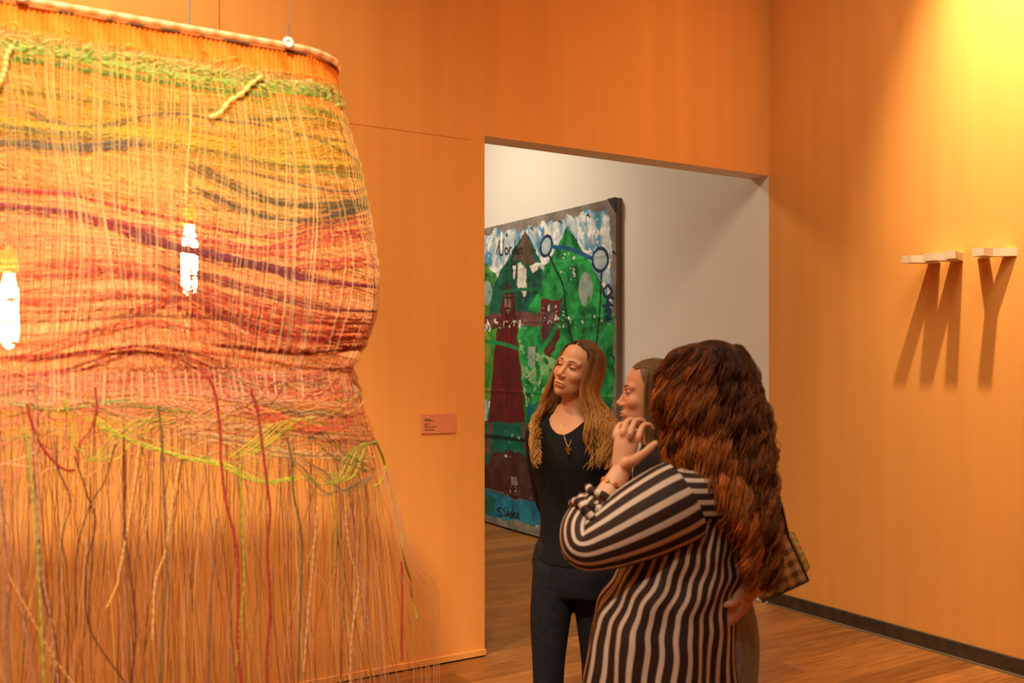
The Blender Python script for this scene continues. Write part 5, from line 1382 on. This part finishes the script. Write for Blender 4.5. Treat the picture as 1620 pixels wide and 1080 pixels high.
# striped shirt: body, yoke and sleeves are cut so that the stripes run as they do
DARK = (0.030, 0.013, 0.009); PALE = (0.56, 0.43, 0.35)
M_STR_U = stripe_mat('striped_cotton', DARK, PALE, 0, 0.034, 0.42); M_STR_V = stripe_mat('striped_cotton_cross', DARK, PALE, 1, 0.032, 0.46)
shb = [(1048, 1160, .268, .190), (1051, 1080, .262, .188), (1055, 1010, .252, .182), (1062, 950, .236, .170), (1084, 890, .200, .150), (1098, 840, .170, .130), (1116, 800, .165, .120), (1128, 780, .168, .115)]
rings = []
for px, py, a, b in dense(shb, 60):
    c = L3(px, py, -0.01); rings.append((c, Rv * a, Fv * b))
def shirt_fold(P, a):
    i = np.linspace(0, 1, P)[:, None]; w = np.clip(1.15 - i, 0.15, 1)
    return w * (0.034 * np.sin(a[None] * 9 + 2.0 * np.sin(i * 5)) + 0.030 * np.sin(a[None] * 5 - i * 7 + 1.0) + 0.012 * np.sin(a[None] * 14 + i * 16)) + 0.030 * np.sin(i * 38 + 2.5 * np.sin(a[None] * 2)) * np.exp(-((i - 0.55) / 0.14) ** 2)
mb = MB(); loft(mb, rings, n=150, power=2.2, cap=False, fold=shirt_fold)
u_ = mb.uv[0]; u_[:, 0] += 0.0032 * np.sin(u_[:, 1] * 38 + 9 * u_[:, 0]) * np.sin(u_[:, 0] * 17 + u_[:, 1] * 5) + 0.0028 * np.sin(u_[:, 1] * 75 + u_[:, 0] * 21) * np.clip((u_[:, 1] - 0.28) / 0.1, 0, 1)
shirt = mb.obj('shirt', M_STR_U, parent=P3.root, smooth=True, use_uv=True)
sm = shirt.modifiers.new('thick', 'SOLIDIFY'); sm.thickness = 0.003
yk = [(1118, 806, .180, .128), (1124, 780, .196, .126), (1132, 757, .194, .112), (1140, 742, .170, .092), (1146, 730, .120, .074), (1147, 720, .085, .066), (1147, 711, .072, .062)]
rings = [(L3(px, py, -0.01), Rv * a, Fv * b) for px, py, a, b in dense(yk, 30)]
mb = MB(); loft(mb, rings, n=80, power=2.3, cap=False, fold=fold_fn(8, 0.010))
yo = mb.obj('shirt_yoke', M_STR_V, parent=P3.root, smooth=True, use_uv=True); yo.modifiers.new('thick', 'SOLIDIFY').thickness = 0.003
slp = [L3(1080, 790, -0.12), L3(1056, 803, -0.13), L3(1012, 826, -0.14), L3(960, 852, -0.145), L3(928, 862, -0.14), L3(922, 838, -0.12), L3(936, 812, -0.105), L3(948, 798, -0.10)]
mb = MB(); limb(mb, slp, [.110, .114, .106, .084, .066, .060, .056, .050], n=60, sub=9, cap=False, fold=fold_fn(12, 0.03, 5, 2), ref=(0, 1, 0))
sl = mb.obj('left_sleeve', M_STR_U, parent=P3.root, smooth=True, use_uv=True); sl.modifiers.new('thick', 'SOLIDIFY').thickness = 0.003
# rolled cuff bunched in the crook of the elbow
cu = MB()
for k in range(4):
    c = L3(934 + 6 * k, 820 - 9 * k, -0.12 + 0.006 * k); ax = unit(wrL - elbL); e1 = unit(np.cross(ax, (0, 1, 0))); e2 = np.cross(ax, e1)
    tilt = ax * (0.012 * (-1) ** k); a = np.linspace(0, 2 * math.pi, 40)
    ring = c + np.outer(np.cos(a), e1) * (0.062 - 0.004 * k) + np.outer(np.sin(a), e2) * (0.058 - 0.003 * k) + np.outer(np.cos(a + k), tilt) + np.outer(np.sin(a * 3 + k), ax * 0.005)
    m_ = MB(); limb(m_, ring, [0.011] * 40, n=10, sub=2, cap=False); vv, qq, t_, c_, uu = m_.arrays(); uu = uu[:, ::-1].copy(); cu.add(vv, quads=qq, uv=uu)
cu.obj('rolled_cuff', M_STR_U, parent=P3.root, smooth=True, use_uv=True)
mb = MB(); limb(mb, [shR + np.array((0, 0, 0.0)), (shR + elbR) / 2 + np.array((-0.015, 0, 0)), elbR + np.array((-0.015, 0, 0.05))], [.062, .066, .066], n=50, cap=False, fold=fold_fn(15, 0.03, 5, 2))
mb.obj('right_sleeve', M_STR_U, parent=P3.root, smooth=True, use_uv=True)
# grey jeans
jn = MB(); jc = [(1118, 1150, .150, .11), (1118, 1080, .165, .125), (1118, 1010, .168, .130), (1118, 960, .150, .115), (1116, 938, .135, .10)]
loft(jn, [(L3(px, py, 0.05), Rv * a, Fv * b) for px, py, a, b in dense(jc, 20)], n=36)
for s in (-1, 1):
    hx = L3(1118, 1080, 0.05) + Rv * s * 0.085; limb(jn, [hx + np.array((0, 0, .02)), np.array((hx[0], hx[1], 0.43)), np.array((hx[0] + .02, hx[1], 0.07))], [.090, .070, .062])
v, q, t = fuse(jn, 0.009, 4)
arr_obj(v, q, t, 'jeans', mat('grey_denim', (0.26, 0.265, 0.28), 0.85, 0.2, noise=(50, 0.2, (1, 1, 1)), bump=(20, 0.4, 0.008)), P3.root)
for s in (-1, 1):
    hx = L3(1118, 1080, 0.05) + Rv * s * 0.085; shoe(P3, hx[0] + 0.02, hx[1], F3, 'shoe', M_SHOE)
# bracelet of small gold discs
ax = unit(wrL - elbL); c = elbL + (wrL - elbL) * 0.80; e1 = unit(np.cross(ax, (0, 1, 0))); e2 = np.cross(ax, e1); a = np.linspace(0, 2 * math.pi, 48)
ring = c + np.outer(np.cos(a), e1) * 0.0345 + np.outer(np.sin(a), e2) * 0.031
mb = MB(); tubes(mb, ring[None], 0.0010, 5); br = mb.obj('bracelet', M_GOLD, parent=P3.root, smooth=True)
dm = MB(); lathe(dm, [(0, 0.0012), (0.0062, 0.0012), (0.0072, 0), (0.0062, -0.0012), (0, -0.0012)], n=16); dme = dm.mesh('bracelet_disc', M_GOLD, smooth=False)
for aa in np.linspace(0, 2 * math.pi, 9)[:-1]:
    n_ = e1 * math.cos(aa) + e2 * math.sin(aa); o = bpy.data.objects.new('bracelet_disc', dme); COL.objects.link(o); o.parent = br
    o.location = c + e1 * math.cos(aa) * 0.0352 + e2 * math.sin(aa) * 0.0318; o.rotation_euler = Vector(n_).to_track_quat('Z', 'Y').to_euler()

# auburn curls
def curl_ctrl(cl, nc, r):
    n = len(cl); phi = r.uniform(0, 2 * math.pi, nc)[cl] + r.normal(0, 0.045, n) + np.where(r.random(n) < 0.12, r.normal(0, 0.3, n), 0)      # azimuth in the picture frame: 0 = right
    d = np.stack([np.cos(phi), np.sin(phi)], -1)
    vol = r.uniform(0.4, 1.0, nc)[cl] + r.normal(0, 0.06, n)
    up = r.uniform(0.0, 0.8, nc)[cl] + r.normal(0, 0.03, n); up = np.clip(up, 0, 1)
    top = head3 + np.array((0.0, 0.0, 0.036))
    rad = np.sin(up * 1.35); p0 = top + np.stack([d[:, 0] * 0.086 * rad, d[:, 1] * 0.086 * rad, 0.080 * np.cos(up * 1.35)], -1)
    p1 = top + np.stack([d[:, 0] * (0.058 + 0.040 * vol), d[:, 1] * (0.05 + 0.03 * vol), 0.036 + 0.016 * vol], -1)
    p1 = p1 * (1 - 0.55 * up[:, None]) + (p0 + np.stack([d[:, 0] * 0.05, d[:, 1] * 0.05, 0 * vol], -1)) * 0.55 * up[:, None]
    ear = L3(1120, 620); p2 = np.stack([ear[0] + d[:, 0] * (0.085 + 0.060 * vol), ear[1] + d[:, 1] * (0.08 + 0.05 * vol), ear[2] + r.normal(0, 0.01, n)], -1)
    w = d @ np.array((0.80, -0.60)); k = np.clip((w + 0.45) / 0.6, 0, 1)
    mid = L3(1134, 700); p3 = np.stack([mid[0] + d[:, 0] * (0.085 + 0.055 * vol) + 0.006 * k, mid[1] + d[:, 1] * (0.09 + 0.05 * vol) - 0.02 * k, mid[2] + r.normal(0, 0.01, n)], -1)
    low = L3(1166, 800); p4 = np.stack([low[0] + d[:, 0] * (0.025 + 0.050 * vol), -0.145 + d[:, 1] * 0.06 * vol + 0.03 * d[:, 0], low[2] + r.normal(0, 0.012, n)], -1)
    ends = L3(1184, 900); p5 = np.stack([ends[0] - 0.01 + d[:, 0] * (0.018 + 0.042 * vol), -0.135 + d[:, 1] * 0.05 * vol, ends[2] + r.uniform(-0.03, 0.10, n)], -1)
    # strands at the face side stop above the collar
    s4 = p3 + np.stack([0.012 + 0 * vol, 0 * vol - 0.02, -0.050 + r.normal(0, 0.01, n)], -1); s5 = s4 + np.stack([0.016 + 0 * vol, 0 * vol, -0.012 + r.normal(0, 0.01, n)], -1)
    kk = k[:, None]; p4 = p4 * kk + s4 * (1 - kk); p5 = p5 * kk + s5 * (1 - kk)
    return np.stack([p0, p1, p2, p3, p4, p5], 1)
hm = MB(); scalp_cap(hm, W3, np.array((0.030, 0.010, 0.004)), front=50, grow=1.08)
NH = 3800; NP = 54
p, cl, r = hair_paths(NH, 23, curl_ctrl, lambda t: 0.002 + 0.0150 * np.clip((t - 0.12) / 0.35, 0, 1), 0.12, 190, npts=NP, frizz=0.0007)
tt = np.linspace(0, 1, NP)[None, :, None]
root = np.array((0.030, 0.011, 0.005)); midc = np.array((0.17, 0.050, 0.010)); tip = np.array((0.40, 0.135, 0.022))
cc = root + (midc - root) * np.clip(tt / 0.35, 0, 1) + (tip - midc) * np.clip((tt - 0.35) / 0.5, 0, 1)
cc = cc * r.uniform(0.3, 1.9, (190, 1, 1))[cl] * np.clip(0.95 - 5 * (p[:, NP // 2, 0] - head3[0]), 0.65, 1.7)[:, None, None] * r.uniform(0.75, 1.2, (NH, 1, 1))  # curls lightened towards picture left: their lit side is put into the colour
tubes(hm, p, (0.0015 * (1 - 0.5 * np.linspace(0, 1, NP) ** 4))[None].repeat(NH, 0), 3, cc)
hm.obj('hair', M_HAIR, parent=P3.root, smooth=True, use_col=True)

# ------------------------------------------------------------------ checked bag hanging at her far side
bd = 2.89
bc = at_depth(1238, 893, bd); bag = empty('shoulder_bag', tuple(bc), -YAW)
tag(bag, 'yellow and brown checked shoulder bag hanging at the striped-shirt woman\'s side', 'bag')
k = bd / FPX
BW = lambda px, py, dy=0.0: np.array(((px - 1232) * k, dy, (893 - py) * k))
def pouch(c4, dy0, dy1, name, m, bulge=0.012):
    n = 12; u = np.linspace(0, 1, n); U, V = np.meshgrid(u, u, indexing='ij'); a, b, c, d = [np.array(x) for x in c4]
    g = lambda dy, sg: (a * (1 - U[..., None]) * (1 - V[..., None]) + b * U[..., None] * (1 - V[..., None]) + c * U[..., None] * V[..., None] + d * (1 - U[..., None]) * V[..., None]) + np.array((0, 1, 0)) * (dy + sg * bulge * np.sin(U * math.pi) * np.sin(V * math.pi))[..., None]
    wdt, hgt = np.linalg.norm(b - a), np.linalg.norm(d - a); uv = np.stack([U * wdt, V * hgt], -1).reshape(-1, 2)
    idx = np.arange(n * n).reshape(n, n); q = np.stack([idx[:-1, :-1], idx[1:, :-1], idx[1:, 1:], idx[:-1, 1:]], -1).reshape(-1, 4)
    mb = MB(); mb.add(g(dy0, -1).reshape(-1, 3), quads=q, uv=uv); mb.add(g(dy1, 1).reshape(-1, 3), quads=q[:, ::-1], uv=uv)
    rim = np.concatenate([idx[:, 0], idx[-1, 1:], idx[::-1, -1][1:], idx[0, ::-1][1:-1]]); rn = np.roll(rim, -1)
    f, bk_ = g(dy0, -1).reshape(-1, 3), g(dy1, 1).reshape(-1, 3)
    m_ = len(rim); vv = np.concatenate([f[rim], bk_[rim]]); per = np.concatenate([[0], np.cumsum(np.linalg.norm(np.diff(f[rim], axis=0), axis=1))]); uu = np.concatenate([np.stack([per, 0 * per], -1), np.stack([per, 0 * per + abs(dy1 - dy0)], -1)])
    mb.add(vv, quads=[(i, (i + 1) % m_, m_ + (i + 1) % m_, m_ + i) for i in range(m_)], uv=uu)
    return mb.obj(name, m, parent=bag, smooth=True, use_uv=True)
M_CHECK = gingham_mat('brown_check', (0.14, 0.065, 0.012), (0.66, 0.46, 0.20), 0.034); M_YCHECK = gingham_mat('yellow_check', (0.46, 0.27, 0.05), (0.80, 0.58, 0.20), 0.03)
pouch([BW(1176, 880), BW(1240, 846), BW(1273, 918), BW(1200, 952)], 0.0, 0.045, 'front_panel', M_CHECK)
pouch([BW(1238, 836), BW(1256, 846), BW(1281, 900), BW(1272, 914)], 0.03, 0.085, 'side_gusset', M_YCHECK, 0.006)
pts = np.array([BW(1240, 846), BW(1273, 918), BW(1200, 952)]); mb = MB(); e_ = np.concatenate([np.linspace(pts[0], pts[1], 14), np.linspace(pts[1], pts[2], 14)[1:]]); tubes(mb, e_[None], 0.004, 6)
M_PIPE = mat('brown_piping', (0.07, 0.032, 0.008), 0.6, 0.3); mb.obj('piping', M_PIPE, parent=bag, smooth=True)
sh_ = np.array(P3.root.matrix_basis @ Vector(shR + np.array((0.0, 0.0, 0.075)))) - bc; sh_ = np.array((sh_ @ RGT, sh_ @ FWD, sh_[2]))
mb = MB()
for e0 in (BW(1240, 848, 0.01), BW(1190, 874, 0.03)): limb(mb, [e0, e0 * 0.55 + sh_ * 0.45 + np.array((0.02, 0, 0)), sh_ + np.array((0.03, 0.0, -0.04)), sh_], [.009, .009, .009, .009], flat=[.3] * 4, n=10)
mb.obj('strap', M_PIPE, parent=bag, smooth=True)
mb = MB(); limb(mb, [BW(1258, 850, 0.06), BW(1268, 872, 0.06), BW(1279, 896, 0.05)], [.004, .004, .004], n=8); mb.obj('strap_end', M_PIPE, parent=bag, smooth=True)
